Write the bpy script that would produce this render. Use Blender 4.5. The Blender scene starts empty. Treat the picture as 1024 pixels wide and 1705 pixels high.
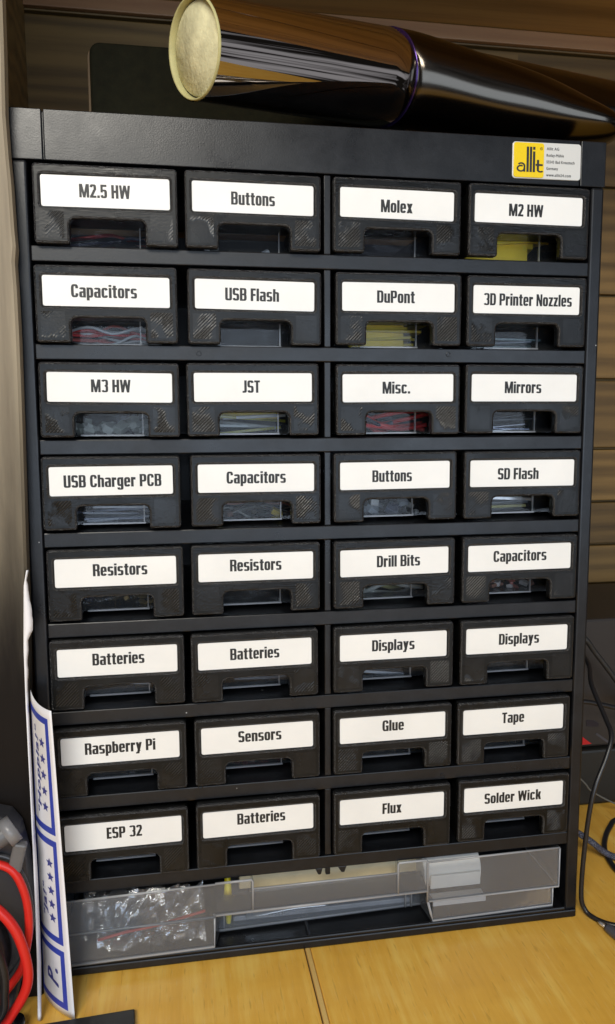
import bpy, bmesh, math, random
from mathutils import Vector, Matrix, noise
random.seed(7)
S = bpy.context.scene
COL = S.collection

# ---------------------------------------------------------------- camera, world, lamps, exposure
cam = bpy.data.cameras.new('camera'); camo = bpy.data.objects.new('camera', cam); COL.objects.link(camo)
cam.sensor_fit = 'VERTICAL'; cam.sensor_height = 24.0; cam.sensor_width = 24.0*1024/1705
cam.lens = 1300.39/1705*24.0
cam.clip_start = 0.01; cam.clip_end = 50
camo.location = (0.06315, -0.39046, 0.28713)
camo.rotation_euler = (1.452315, 0.004149, -0.169822)
S.camera = camo

W = bpy.data.worlds.new('World'); S.world = W; W.use_nodes = True
bgn = W.node_tree.nodes['Background']; bgn.inputs[1].default_value = 0.075
_nt = W.node_tree; _tc = _nt.nodes.new('ShaderNodeTexCoord'); _mp = _nt.nodes.new('ShaderNodeMapping'); _mp.inputs['Scale'].default_value = (1.6, 1.6, 5.0)
_nz = _nt.nodes.new('ShaderNodeTexNoise'); _nz.inputs['Scale'].default_value = 1.8; _nz.inputs['Detail'].default_value = 2
_cr = _nt.nodes.new('ShaderNodeValToRGB'); _cr.color_ramp.elements[0].position = 0.47; _cr.color_ramp.elements[0].color = (0.12, 0.11, 0.10, 1)
_cr.color_ramp.elements[1].position = 0.62; _cr.color_ramp.elements[1].color = (4.0, 4.0, 4.3, 1)
_nt.links.new(_tc.outputs['Generated'], _mp.inputs[0]); _nt.links.new(_mp.outputs[0], _nz.inputs['Vector']); _nt.links.new(_nz.outputs['Fac'], _cr.inputs[0]); _nt.links.new(_cr.outputs[0], bgn.inputs[0])

def area(name, loc, target, sx, sy, power, col):
    l = bpy.data.lights.new(name, 'AREA'); l.shape = 'RECTANGLE'; l.size = sx; l.size_y = sy; l.energy = power; l.color = col
    o = bpy.data.objects.new(name, l); COL.objects.link(o); o.location = loc
    o.rotation_euler = (Vector(target)-Vector(loc)).to_track_quat('-Z', 'Y').to_euler()
    return o
area('warm_ceiling_lamp', (-0.22, -1.05, 0.92), (0.12, 0, 0.25), 0.55, 0.28, 13.0, (1.0, 0.95, 0.85))
area('cool_window_light', (0.35, -1.5, 0.30), (0.14, 0, 0.22), 1.5, 0.7, 11.5, (0.70, 0.83, 1.0))

S.view_settings.view_transform = 'Standard'; S.view_settings.look = 'None'
S.view_settings.exposure = 0.0; S.view_settings.gamma = 1.0
S.cycles.max_bounces = 10; S.cycles.transparent_max_bounces = 24; S.cycles.use_denoising = True
S.cycles.caustics_reflective = False; S.cycles.caustics_refractive = False

# ---------------------------------------------------------------- material helpers
def new_mat(name):
    m = bpy.data.materials.new(name); m.use_nodes = True
    nt = m.node_tree; b = nt.nodes['Principled BSDF']
    return m, nt, b
def N(nt, t, **kw):
    n = nt.nodes.new(t)
    for k, v in kw.items(): setattr(n, k, v)
    return n
def ramp(nt, stops, interp='LINEAR'):
    r = N(nt, 'ShaderNodeValToRGB'); r.color_ramp.interpolation = interp
    e = r.color_ramp.elements
    while len(e) < len(stops): e.new(0.5)
    for i, (p, c) in enumerate(stops):
        e[i].position = p; e[i].color = (*c, 1) if len(c) == 3 else c
    return r
def coords(nt, scale=(1,1,1), rot=(0,0,0), kind='Object', perobj=False):
    t = N(nt, 'ShaderNodeTexCoord'); mp = N(nt, 'ShaderNodeMapping')
    mp.inputs['Scale'].default_value = scale; mp.inputs['Rotation'].default_value = rot
    nt.links.new(t.outputs[kind], mp.inputs['Vector'])
    if perobj:
        oi = N(nt, 'ShaderNodeObjectInfo'); ml = N(nt, 'ShaderNodeMath', operation='MULTIPLY'); ml.inputs[1].default_value = 37.0
        nt.links.new(oi.outputs['Random'], ml.inputs[0]); nt.links.new(ml.outputs[0], mp.inputs['Location'])
    return mp.outputs['Vector']
def noise_tex(nt, vec, scale, detail=4, rough=0.55):
    n = N(nt, 'ShaderNodeTexNoise'); n.inputs['Scale'].default_value = scale; n.inputs['Detail'].default_value = detail
    n.inputs['Roughness'].default_value = rough; nt.links.new(vec, n.inputs['Vector']); return n.outputs['Fac']
def bump(nt, b, h, strength, dist, prev=None):
    n = N(nt, 'ShaderNodeBump'); n.inputs['Strength'].default_value = strength; n.inputs['Distance'].default_value = dist
    nt.links.new(h, n.inputs['Height'])
    if prev: nt.links.new(prev, n.inputs['Normal'])
    if b is not None: nt.links.new(n.outputs[0], b.inputs['Normal'])
    return n.outputs[0]
def simple(name, col, rough=0.5, metal=0.0, bumpamt=0.0, bscale=200, vary=0.0, spec=0.5):
    m, nt, b = new_mat(name)
    b.inputs['Base Color'].default_value = (*col, 1); b.inputs['Roughness'].default_value = rough; b.inputs['Metallic'].default_value = metal
    b.inputs['Specular IOR Level'].default_value = spec
    v = coords(nt)
    if vary:
        f = noise_tex(nt, v, bscale*0.3)
        r = ramp(nt, [(0.3, tuple(c*(1-vary) for c in col)), (0.7, tuple(min(1, c*(1+vary)) for c in col))])
        nt.links.new(f, r.inputs[0]); nt.links.new(r.outputs[0], b.inputs['Base Color'])
    if bumpamt:
        bump(nt, b, noise_tex(nt, v, bscale), bumpamt, 0.0004)
    return m

def black_plastic(name, col, rlo, rhi, speck=True):
    m, nt, b = new_mat(name)
    v = coords(nt, perobj=True)
    n1 = noise_tex(nt, v, 28, 6, 0.65)
    r = ramp(nt, [(0.32, (rlo,)*3), (0.68, (rhi,)*3)]); nt.links.new(n1, r.inputs[0]); nt.links.new(r.outputs[0], b.inputs['Roughness'])
    dust = noise_tex(nt, v, 75, 8, 0.75)
    dr = ramp(nt, [(0.45, col), (0.8, tuple(c*2.0+0.004 for c in col))]); nt.links.new(dust, dr.inputs[0])
    last = dr.outputs[0]
    if speck:
        vo = N(nt, 'ShaderNodeTexVoronoi'); vo.inputs['Scale'].default_value = 95; nt.links.new(v, vo.inputs['Vector'])
        lt = N(nt, 'ShaderNodeMath', operation='LESS_THAN'); lt.inputs[1].default_value = 0.04; nt.links.new(vo.outputs['Distance'], lt.inputs[0])
        big = noise_tex(nt, v, 40, 2); gt = N(nt, 'ShaderNodeMath', operation='GREATER_THAN'); gt.inputs[1].default_value = 0.55; nt.links.new(big, gt.inputs[0])
        mu = N(nt, 'ShaderNodeMath', operation='MULTIPLY'); nt.links.new(lt.outputs[0], mu.inputs[0]); nt.links.new(gt.outputs[0], mu.inputs[1])
        mx = N(nt, 'ShaderNodeMixRGB'); mx.inputs[2].default_value = (0.35, 0.36, 0.37, 1)
        nt.links.new(mu.outputs[0], mx.inputs[0]); nt.links.new(last, mx.inputs[1]); last = mx.outputs[0]
    nt.links.new(last, b.inputs['Base Color'])
    bump(nt, b, noise_tex(nt, v, 1300, 2), 0.32, 0.00012)
    return m
M_FRAME = black_plastic('cabinet_plastic', (0.0045, 0.0050, 0.0065), 0.26, 0.40); M_FRAME.node_tree.nodes['Principled BSDF'].inputs['Specular IOR Level'].default_value = 0.4
M_INNER = black_plastic('cabinet_inner_plastic', (0.004, 0.0045, 0.008), 0.30, 0.5)

def printed(name, hatch=False):
    m, nt, b = new_mat(name)
    v = coords(nt, perobj=True); vo = coords(nt)
    col = (0.0028, 0.003, 0.003)
    b.inputs['Specular IOR Level'].default_value = 0.24
    d = noise_tex(nt, v, 55, 7, 0.7)
    
    cr = ramp(nt, [(0.4, col), (0.9, (0.014, 0.0145, 0.015))]); nt.links.new(d, cr.inputs[0]); nt.links.new(cr.outputs[0], b.inputs['Base Color'])
    rr = ramp(nt, [(0.3, (0.20,)*3), (0.7, (0.38,)*3)]); nt.links.new(noise_tex(nt, v, 35, 4), rr.inputs[0]); nt.links.new(rr.outputs[0], b.inputs['Roughness'])
    if hatch:
        oi = N(nt, 'ShaderNodeObjectInfo')
        w = N(nt, 'ShaderNodeTexWave'); w.wave_type = 'BANDS'; w.bands_direction = 'X'
        mp = coords(nt, rot=(0, math.radians(-45), 0)); nt.links.new(mp, w.inputs['Vector'])
        w.inputs['Scale'].default_value = 270; w.inputs['Distortion'].default_value = 0.8; w.inputs['Detail'].default_value = 1; w.inputs['Detail Scale'].default_value = 4
        mask = ramp(nt, [(0.48, (0, 0, 0)), (0.60, (1, 1, 1))]); nt.links.new(noise_tex(nt, v, 60, 3), mask.inputs[0])
        mu = N(nt, 'ShaderNodeMath', operation='MULTIPLY'); nt.links.new(w.outputs['Fac'], mu.inputs[0]); nt.links.new(mask.outputs[0], mu.inputs[1])
        lx = N(nt, 'ShaderNodeMixRGB'); p5 = N(nt, 'ShaderNodeMath', operation='POWER'); p5.inputs[1].default_value = 3.0; nt.links.new(mu.outputs[0], p5.inputs[0])
        nt.links.new(p5.outputs[0], lx.inputs[0]); nt.links.new(cr.outputs[0], lx.inputs[1]); lx.inputs[2].default_value = (0.035, 0.036, 0.037, 1); nt.links.new(lx.outputs[0], b.inputs['Base Color'])
        n1 = bump(nt, None, mu.outputs[0], 1.0, 0.00030)
        b.inputs['Specular IOR Level'].default_value = 0.32
        bump(nt, b, noise_tex(nt, v, 900, 3), 0.4, 0.0002, n1)
    else:
        sm = coords(nt, scale=(0.12, 1, 1)); st = noise_tex(nt, sm, 1500, 2)
        n1 = bump(nt, None, st, 0.40, 0.00018)
        bump(nt, b, noise_tex(nt, v, 260, 4), 0.14, 0.0003, n1)
    return m
M_FACE = printed('printed_plastic'); M_HATCH = printed('printed_infill_plastic', True)
def rough_edge():
    m, nt, b = new_mat('printed_layer_edge')
    b.inputs['Base Color'].default_value = (0.011, 0.0115, 0.013, 1); b.inputs['Roughness'].default_value = 0.24; b.inputs['Specular IOR Level'].default_value = 0.5
    v = coords(nt, scale=(0.25, 1, 1), perobj=True)
    n1 = bump(nt, None, noise_tex(nt, v, 1300, 3, 0.7), 1.0, 0.0009)
    bump(nt, b, noise_tex(nt, coords(nt, perobj=True), 420, 4), 0.7, 0.0008, n1)
    return m
M_EDGE = rough_edge()

def paper(name, col, rough=0.36):
    m, nt, b = new_mat(name)
    v = coords(nt, perobj=True)
    r = ramp(nt, [(0.3, tuple(c*0.93 for c in col)), (0.7, col)]); nt.links.new(noise_tex(nt, v, 40, 5), r.inputs[0])
    nt.links.new(r.outputs[0], b.inputs['Base Color']); b.inputs['Roughness'].default_value = rough
    bump(nt, b, noise_tex(nt, v, 60, 3), 0.15, 0.0006)
    return m
M_LABEL = paper('label_card_paper', (0.84, 0.85, 0.84))
M_INK = simple('label_ink', (0.008, 0.008, 0.008), 0.5)
M_WHITE = paper('white_paper', (0.84, 0.84, 0.88), 0.6)
M_BLUE = simple('blue_print', (0.035, 0.06, 0.42), 0.55, vary=0.12, bscale=300)
M_BLUE2 = simple('dark_blue_print', (0.05, 0.055, 0.26), 0.55)

def wood(name, c1, c2, grain='X', rough=0.5, board=0.0, offs=0.0, coat=0.0, streak=1.0):
    m, nt, b = new_mat(name)
    sc = {'X': (0.06, 1, 1), 'Y': (1, 0.06, 1), 'Z': (1, 1, 0.06)}[grain]
    v = coords(nt, scale=sc)
    src = v
    if board:
        tc = N(nt, 'ShaderNodeTexCoord'); sp = N(nt, 'ShaderNodeSeparateXYZ'); nt.links.new(tc.outputs['Object'], sp.inputs[0])
        ax = {'X': 'Z', 'Y': 'X', 'Z': 'X'}[grain]
        ad = N(nt, 'ShaderNodeMath', operation='ADD'); ad.inputs[1].default_value = offs; nt.links.new(sp.outputs[ax], ad.inputs[0])
        dv = N(nt, 'ShaderNodeMath', operation='MULTIPLY'); dv.inputs[1].default_value = 97.0; nt.links.new(N(nt, 'ShaderNodeNewGeometry').outputs['Random Per Island'], dv.inputs[0])
        fl = N(nt, 'ShaderNodeMath', operation='FLOOR'); nt.links.new(dv.outputs[0], fl.inputs[0])
        # staggered finger joints along the board
        mu = N(nt, 'ShaderNodeMath', operation='MULTIPLY'); mu.inputs[1].default_value = 0.377; nt.links.new(fl.outputs[0], mu.inputs[0])
        ln = N(nt, 'ShaderNodeMath', operation='DIVIDE'); ln.inputs[1].default_value = 0.42; nt.links.new(sp.outputs[grain], ln.inputs[0])
        a2 = N(nt, 'ShaderNodeMath', operation='ADD'); nt.links.new(ln.outputs[0], a2.inputs[0]); nt.links.new(mu.outputs[0], a2.inputs[1])
        f2 = N(nt, 'ShaderNodeMath', operation='FLOOR'); nt.links.new(a2.outputs[0], f2.inputs[0])
        cb = N(nt, 'ShaderNodeCombineXYZ'); nt.links.new(fl.outputs[0], cb.inputs[0]); nt.links.new(f2.outputs[0], cb.inputs[1])
        wn = N(nt, 'ShaderNodeTexWhiteNoise'); wn.noise_dimensions = '3D'; nt.links.new(cb.outputs[0], wn.inputs['Vector'])
        va = N(nt, 'ShaderNodeVectorMath', operation='MULTIPLY_ADD'); nt.links.new(wn.outputs['Color'], va.inputs[0]); va.inputs[1].default_value = (5, 5, 5)
        nt.links.new(v, va.inputs[2]); src = va.outputs[0]
    n1 = noise_tex(nt, src, 55, 6, 0.6)
    n2 = noise_tex(nt, src, 420, 4, 0.7)
    wv = N(nt, 'ShaderNodeTexWave'); wv.wave_type = 'BANDS'; wv.bands_direction = {'X': 'Z', 'Y': 'X', 'Z': 'X'}[grain]
    wv.inputs['Scale'].default_value = 22; wv.inputs['Distortion'].default_value = 7; wv.inputs['Detail'].default_value = 3; wv.inputs['Detail Scale'].default_value = 1.3
    nt.links.new(src, wv.inputs['Vector'])
    mix = N(nt, 'ShaderNodeMath', operation='MULTIPLY_ADD'); nt.links.new(wv.outputs['Fac'], mix.inputs[0]); mix.inputs[1].default_value = 0.35*streak; nt.links.new(n1, mix.inputs[2])
    mix2 = N(nt, 'ShaderNodeMath', operation='MULTIPLY_ADD'); nt.links.new(n2, mix2.inputs[0]); mix2.inputs[1].default_value = 0.35; nt.links.new(mix.outputs[0], mix2.inputs[2])
    r = ramp(nt, [(0.45, c1), (1.0, c2)]); nt.links.new(mix2.outputs[0], r.inputs[0])
    last = r.outputs[0]
    if board:
        hs = N(nt, 'ShaderNodeHueSaturation'); mr = N(nt, 'ShaderNodeMapRange'); mr.inputs['To Min'].default_value = 0.7; mr.inputs['To Max'].default_value = 1.3
        nt.links.new(wn.outputs['Value'], mr.inputs[0]); nt.links.new(mr.outputs[0], hs.inputs['Value']); nt.links.new(last, hs.inputs['Color']); last = hs.outputs[0]
    nt.links.new(last, b.inputs['Base Color'])
    b.inputs['Roughness'].default_value = rough
    b.inputs['Coat Weight'].default_value = coat; b.inputs['Coat Roughness'].default_value = 0.22
    bump(nt, b, n2, 0.15, 0.0004)
    return m
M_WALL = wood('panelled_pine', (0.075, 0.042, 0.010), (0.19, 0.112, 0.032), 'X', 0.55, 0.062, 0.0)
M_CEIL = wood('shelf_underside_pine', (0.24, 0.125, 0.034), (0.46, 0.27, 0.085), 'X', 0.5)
M_POST = wood('weathered_light_wood_shaded_low', (0.20, 0.168, 0.125), (0.40, 0.345, 0.25), 'Z', 0.5)
def paint_shade(m):  # shade on the lower upright, painted into the base colour with a noisy boundary
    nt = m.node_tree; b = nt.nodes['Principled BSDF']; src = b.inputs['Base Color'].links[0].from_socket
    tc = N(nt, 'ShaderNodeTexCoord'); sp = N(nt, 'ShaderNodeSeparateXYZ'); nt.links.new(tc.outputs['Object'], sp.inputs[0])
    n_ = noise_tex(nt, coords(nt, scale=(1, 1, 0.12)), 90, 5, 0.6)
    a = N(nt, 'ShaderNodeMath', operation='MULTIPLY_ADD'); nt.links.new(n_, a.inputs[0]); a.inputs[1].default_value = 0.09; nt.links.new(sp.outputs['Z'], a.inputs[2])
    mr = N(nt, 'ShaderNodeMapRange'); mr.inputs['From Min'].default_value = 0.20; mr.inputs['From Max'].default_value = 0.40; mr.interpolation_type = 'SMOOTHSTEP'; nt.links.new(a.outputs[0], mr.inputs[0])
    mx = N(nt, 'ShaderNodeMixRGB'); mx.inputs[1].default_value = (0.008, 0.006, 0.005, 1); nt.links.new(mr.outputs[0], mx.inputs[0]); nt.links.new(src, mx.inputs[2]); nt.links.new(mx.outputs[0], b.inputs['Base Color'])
paint_shade(M_POST); M_POST.node_tree.nodes['Principled BSDF'].inputs['Specular IOR Level'].default_value = 0.15
M_TABLE = None
def table_mat():
    m, nt, b = new_mat('varnished_birch')
    v = coords(nt, scale=(1, 0.07, 1), rot=(0, 0, math.radians(-7)))
    n1 = noise_tex(nt, v, 130, 6, 0.65)
    v2 = coords(nt, scale=(0.7, 1.4, 1)); n2 = noise_tex(nt, v2, 22, 4, 0.5)
    a = N(nt, 'ShaderNodeMath', operation='MULTIPLY_ADD'); nt.links.new(n2, a.inputs[0]); a.inputs[1].default_value = 0.55; nt.links.new(n1, a.inputs[2])
    r = ramp(nt, [(0.30, (0.70, 0.36, 0.045)), (0.78, (0.86, 0.49, 0.078)), (1.25, (0.94, 0.62, 0.14))]); nt.links.new(a.outputs[0], r.inputs[0])
    # fine pale flecks along the grain
    v3 = coords(nt, scale=(1, 0.06, 1), rot=(0, 0, math.radians(-7))); n3 = noise_tex(nt, v3, 1300, 2, 0.5)
    fr = ramp(nt, [(0.60, (0, 0, 0)), (0.72, (0.4,)*3)]); nt.links.new(n3, fr.inputs[0])
    mx = N(nt, 'ShaderNodeMixRGB'); nt.links.new(fr.outputs[0], mx.inputs[0]); nt.links.new(r.outputs[0], mx.inputs[1]); mx.inputs[2].default_value = (0.86, 0.60, 0.22, 1)
    v4 = coords(nt, scale=(1, 0.1, 1), rot=(0, 0, math.radians(-7))); n4 = noise_tex(nt, v4, 620, 2, 0.5)
    dr = ramp(nt, [(0.28, (0.35,)*3), (0.38, (0, 0, 0))]); nt.links.new(n4, dr.inputs[0])
    mx2 = N(nt, 'ShaderNodeMixRGB'); nt.links.new(dr.outputs[0], mx2.inputs[0]); nt.links.new(mx.outputs[0], mx2.inputs[1]); mx2.inputs[2].default_value = (0.40, 0.20, 0.03, 1)
    nt.links.new(mx2.outputs[0], b.inputs['Base Color'])
    b.inputs['Roughness'].default_value = 0.36
    b.inputs['Coat Weight'].default_value = 0.15; b.inputs['Coat Roughness'].default_value = 0.12
    bump(nt, b, noise_tex(nt, v2, 30, 3), 0.2, 0.002)
    return m
M_TABLE = table_mat()

def clear(name, opacity, tint=(0.9, 0.92, 0.95), rough=0.12, ior=1.5, bumpamt=0.0, bscale=90):
    m = bpy.data.materials.new(name); m.use_nodes = True; nt = m.node_tree; nt.nodes.clear()
    out = N(nt, 'ShaderNodeOutputMaterial'); tr = N(nt, 'ShaderNodeBsdfTransparent'); tr.inputs[0].default_value = (0.97, 0.98, 0.99, 1)
    gl = N(nt, 'ShaderNodeBsdfGlossy'); gl.inputs['Roughness'].default_value = rough
    df = N(nt, 'ShaderNodeBsdfDiffuse'); df.inputs[0].default_value = (*tint, 1)
    tl = N(nt, 'ShaderNodeBsdfTranslucent'); tl.inputs[0].default_value = (*tint, 1)
    m0 = N(nt, 'ShaderNodeMixShader'); m0.inputs[0].default_value = 0.5; nt.links.new(df.outputs[0], m0.inputs[1]); nt.links.new(tl.outputs[0], m0.inputs[2])
    m1 = N(nt, 'ShaderNodeMixShader'); m1.inputs[0].default_value = opacity; nt.links.new(tr.outputs[0], m1.inputs[1]); nt.links.new(m0.outputs[0], m1.inputs[2])
    fr = N(nt, 'ShaderNodeFresnel'); fr.inputs[0].default_value = ior
    m2 = N(nt, 'ShaderNodeMixShader'); nt.links.new(fr.outputs[0], m2.inputs[0]); nt.links.new(m1.outputs[0], m2.inputs[1]); nt.links.new(gl.outputs[0], m2.inputs[2])
    nt.links.new(m2.outputs[0], out.inputs[0])
    if bumpamt:
        v = coords(nt); nn = bump(nt, None, noise_tex(nt, v, bscale, 4), bumpamt, 0.003)
        nt.links.new(nn, gl.inputs['Normal']); nt.links.new(nn, fr.inputs['Normal'])
    return m
M_CLEAR = clear('clear_plastic', 0.022, rough=0.06, ior=1.22)
M_CLEAR_EDGE = clear('clear_plastic_edge', 0.45, rough=0.1)
M_TRAY = clear('frosted_polypropylene', 0.12, (0.80, 0.88, 1.0), 0.22, bumpamt=0.12, bscale=40)
M_TRAY_RIM = clear('frosted_polypropylene_rim', 0.65, (0.88, 0.9, 0.94), 0.2)
M_BAG = clear('crinkled_bag_film', 0.20, (0.95, 0.95, 0.95), 0.10, ior=4.2, bumpamt=0.35, bscale=260)

def film_mat(name, col, rough, irid=0.35):
    m, nt, b = new_mat(name)
    v = coords(nt)
    b.inputs['Base Color'].default_value = (*col, 1); b.inputs['Metallic'].default_value = 1.0
    lw = N(nt, 'ShaderNodeLayerWeight'); lw.inputs[0].default_value = 0.35
    r = ramp(nt, [(0.0, col), (0.55, tuple(c*0.9 for c in col)), (0.8, (col[0]*1.25, col[1]*1.05, col[2]*1.5)), (1.0, tuple(min(0.6, c*2.2) for c in col))])
    nt.links.new(lw.outputs['Facing'], r.inputs[0]); nt.links.new(r.outputs[0], b.inputs['Base Color'])
    b.inputs['Roughness'].default_value = rough
    st = coords(nt, rot=(0, 0, 0), scale=(0.4, 0.4, 2.0)); bump(nt, b, noise_tex(nt, st, 16, 2), 0.10, 0.004)
    return m
M_FILM = film_mat('tinted_mirror_film', (0.62, 0.58, 0.55), 0.03)
M_FILM_DULL = film_mat('loose_tinted_film', (0.075, 0.066, 0.055), 0.17)
M_FOAM = simple('yellow_foam', (0.70, 0.67, 0.43), 0.85, bumpamt=1.0, bscale=420, vary=0.2, spec=0.15)
M_FOAM_RIM = simple('yellow_foam_rim', (0.46, 0.43, 0.20), 0.6, bumpamt=0.3, bscale=500, vary=0.1)
M_DARKLINE = simple('dark_line', (0.01, 0.01, 0.02), 0.3)

# ---------------------------------------------------------------- object helpers
def tag(o, label=None, cat=None, group=None, kind=None):
    if label: o['label'] = label
    if cat: o['category'] = cat
    if group: o['group'] = group
    if kind: o['kind'] = kind
    return o
def link(name, me, parent=None, mats=()):
    o = bpy.data.objects.new(name, me); COL.objects.link(o)
    for m in mats: me.materials.append(m)
    if parent is not None: o.parent = parent
    return o
def thing(name, loc, label, cat, group=None):
    o = bpy.data.objects.new(name, None); COL.objects.link(o); o.location = loc; o.empty_display_size = 0.01
    return tag(o, label, cat, group)
class MB:
    def __init__(s): s.v = []; s.f = []; s.m = []; s.smooth = []
    def add(s, V, F, mi=0, smooth=False):
        n = len(s.v); s.v += [tuple(q) for q in V]; s.f += [tuple(i+n for i in f) for f in F]; s.m += [mi]*len(F); s.smooth += [smooth]*len(F); return s
    def box(s, x0, x1, y0, y1, z0, z1, mi=0):
        V = [(x, y, z) for x in (x0, x1) for y in (y0, y1) for z in (z0, z1)]
        F = [(0,1,3,2), (4,6,7,5), (0,4,5,1), (2,3,7,6), (0,2,6,4), (1,5,7,3)]
        return s.add(V, F, mi)
    def cbox(s, c, d, mi=0, rot=None):
        V = [Vector((x*d[0]/2, y*d[1]/2, z*d[2]/2)) for x in (-1, 1) for y in (-1, 1) for z in (-1, 1)]
        if rot: 
            R = Matrix.Rotation(rot[2], 3, 'Z') @ Matrix.Rotation(rot[1], 3, 'Y') @ Matrix.Rotation(rot[0], 3, 'X'); V = [R @ q for q in V]
        V = [q+Vector(c) for q in V]
        return s.add(V, [(0,1,3,2), (4,6,7,5), (0,4,5,1), (2,3,7,6), (0,2,6,4), (1,5,7,3)], mi)
    def tube(s, pts, r, seg=10, mi=0, sub=6, cap=True):
        P = [Vector(p) for p in pts]
        if sub > 1 and len(P) > 2:
            Q = []
            for i in range(len(P)-1):
                p0 = P[max(i-1, 0)]; p1 = P[i]; p2 = P[i+1]; p3 = P[min(i+2, len(P)-1)]
                for k in range(sub):
                    t = k/sub
                    Q.append(0.5*((2*p1)+(p2-p0)*t+(2*p0-5*p1+4*p2-p3)*t*t+(3*p1-p0-3*p2+p3)*t**3))
            Q.append(P[-1]); P = Q
        n = len(P); rr = r if isinstance(r, (list, tuple)) else [r]*2
        V = []; up = None
        for i, p in enumerate(P):
            t = (P[min(i+1, n-1)]-P[max(i-1, 0)]).normalized()
            if up is None: up = Vector((0, 0, 1)) if abs(t.z) < 0.9 else Vector((1, 0, 0))
            a = (up-t*up.dot(t)).normalized(); up = a; b = t.cross(a)
            f = i/(n-1)*(len(rr)-1); k = min(int(f), len(rr)-2); ri = rr[k]+(rr[k+1]-rr[k])*(f-k)
            for j in range(seg):
                th = 2*math.pi*j/seg; V.append(p+a*math.cos(th)*ri+b*math.sin(th)*ri)
        F = [(i*seg+j, i*seg+(j+1) % seg, (i+1)*seg+(j+1) % seg, (i+1)*seg+j) for i in range(n-1) for j in range(seg)]
        if cap: F += [tuple(range(seg))[::-1], tuple((n-1)*seg+j for j in range(seg))]
        return s.add(V, F, mi, True)
    def build(s, name, mats, parent=None, bevel=0.0, seg=2, solid=0.0):
        me = bpy.data.meshes.new(name); me.from_pydata(s.v, [], s.f); me.update()
        bm = bmesh.new(); bm.from_mesh(me)
        bm.to_mesh(me); bm.free()
        for p, mi, sm in zip(me.polygons, s.m, s.smooth): p.material_index = mi; p.use_smooth = sm
        if not isinstance(mats, (list, tuple)): mats = [mats]
        o = link(name, me, parent, mats)
        if solid:
            md = o.modifiers.new('solid', 'SOLIDIFY'); md.thickness = solid; md.offset = 0
        if bevel:
            md = o.modifiers.new('bevel', 'BEVEL'); md.width = bevel; md.segments = seg; md.limit_method = 'ANGLE'; md.angle_limit = math.radians(50)
            md.harden_normals = False
        return o

def rr_loop(x0, x1, z0, z1, r, n=5):
    P = []
    for cx, cz, a0 in ((x1-r, z1-r, 0), (x0+r, z1-r, 90), (x0+r, z0+r, 180), (x1-r, z0+r, 270)):
        for k in range(n+1):
            a = math.radians(a0+90*k/n); P.append((cx+r*math.cos(a), cz+r*math.sin(a)))
    return P
def plate_mesh(loops, half, bev, res=1):
    """filled outline (with holes) extruded along y with a chamfered rim; returns V,F in (x,y,z), front at -half"""
    c = bpy.data.curves.new('tmp', 'CURVE'); c.dimensions = '2D'; c.fill_mode = 'BOTH'
    c.extrude = max(half-bev, 0); c.bevel_depth = bev; c.bevel_resolution = res; c.offset = -bev
    for lp in loops:
        sp = c.splines.new('POLY'); sp.points.add(len(lp)-1); sp.use_cyclic_u = True
        for p, (x, z) in zip(sp.points, lp): p.co = (x, z, 0, 1)
    o = bpy.data.objects.new('tmp', c); COL.objects.link(o)
    me = bpy.data.meshes.new_from_object(o.evaluated_get(bpy.context.evaluated_depsgraph_get()))
    V = [(v.co.x, -v.co.z, v.co.y) for v in me.vertices]; F = [tuple(p.vertices) for p in me.polygons]
    bpy.data.objects.remove(o); bpy.data.meshes.remove(me); bpy.data.curves.remove(c)
    return V, F

_tc = {}
def text_mesh(txt, bold=True, sx=0.62, space=1.14):
    k = (txt, bold, sx)
    if k in _tc: return _tc[k]
    c = bpy.data.curves.new('tmp', 'FONT'); c.body = txt; c.resolution_u = 3; c.space_character = space if bold else 1.0
    o = bpy.data.objects.new('tmp', c); COL.objects.link(o)
    me = bpy.data.meshes.new_from_object(o.evaluated_get(bpy.context.evaluated_depsgraph_get()))
    bpy.data.objects.remove(o)
    V = [(v.co.x*sx, v.co.y) for v in me.vertices]; F = [tuple(q.vertices) for q in me.polygons]
    bpy.data.meshes.remove(me)
    shifts = [(dx, dy) for dx in (-.052, -.018, .018, .052) for dy in (-.016, .016)] if bold else [(0, 0)]
    if bold == 'semi': shifts = [(-.03, 0), (.03, 0), (0, .02), (0, -.02)]
    if bold:      # taller lower case, as in heavy condensed lettering
        def ry(y): return y if y <= 0 else (y*1.13 if y < 0.5 else 0.565+(y-0.5)*(0.745-0.565)/(0.745-0.5) if y < 0.745 else y)
        V = [(x, ry(y)) for x, y in V]
    VV = []; FF = []
    for i, (dx, dy) in enumerate(shifts):
        n = len(VV); VV += [(x+dx, y+dy, i) for x, y in V]; FF += [tuple(q+n for q in f) for f in F]
    x0 = min(v[0] for v in VV); x1 = max(v[0] for v in VV)
    VV = [(x-(x0+x1)/2, y-0.36, k2) for x, y, k2 in VV]
    _tc[k] = (VV, FF, x1-x0); return _tc[k]

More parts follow.
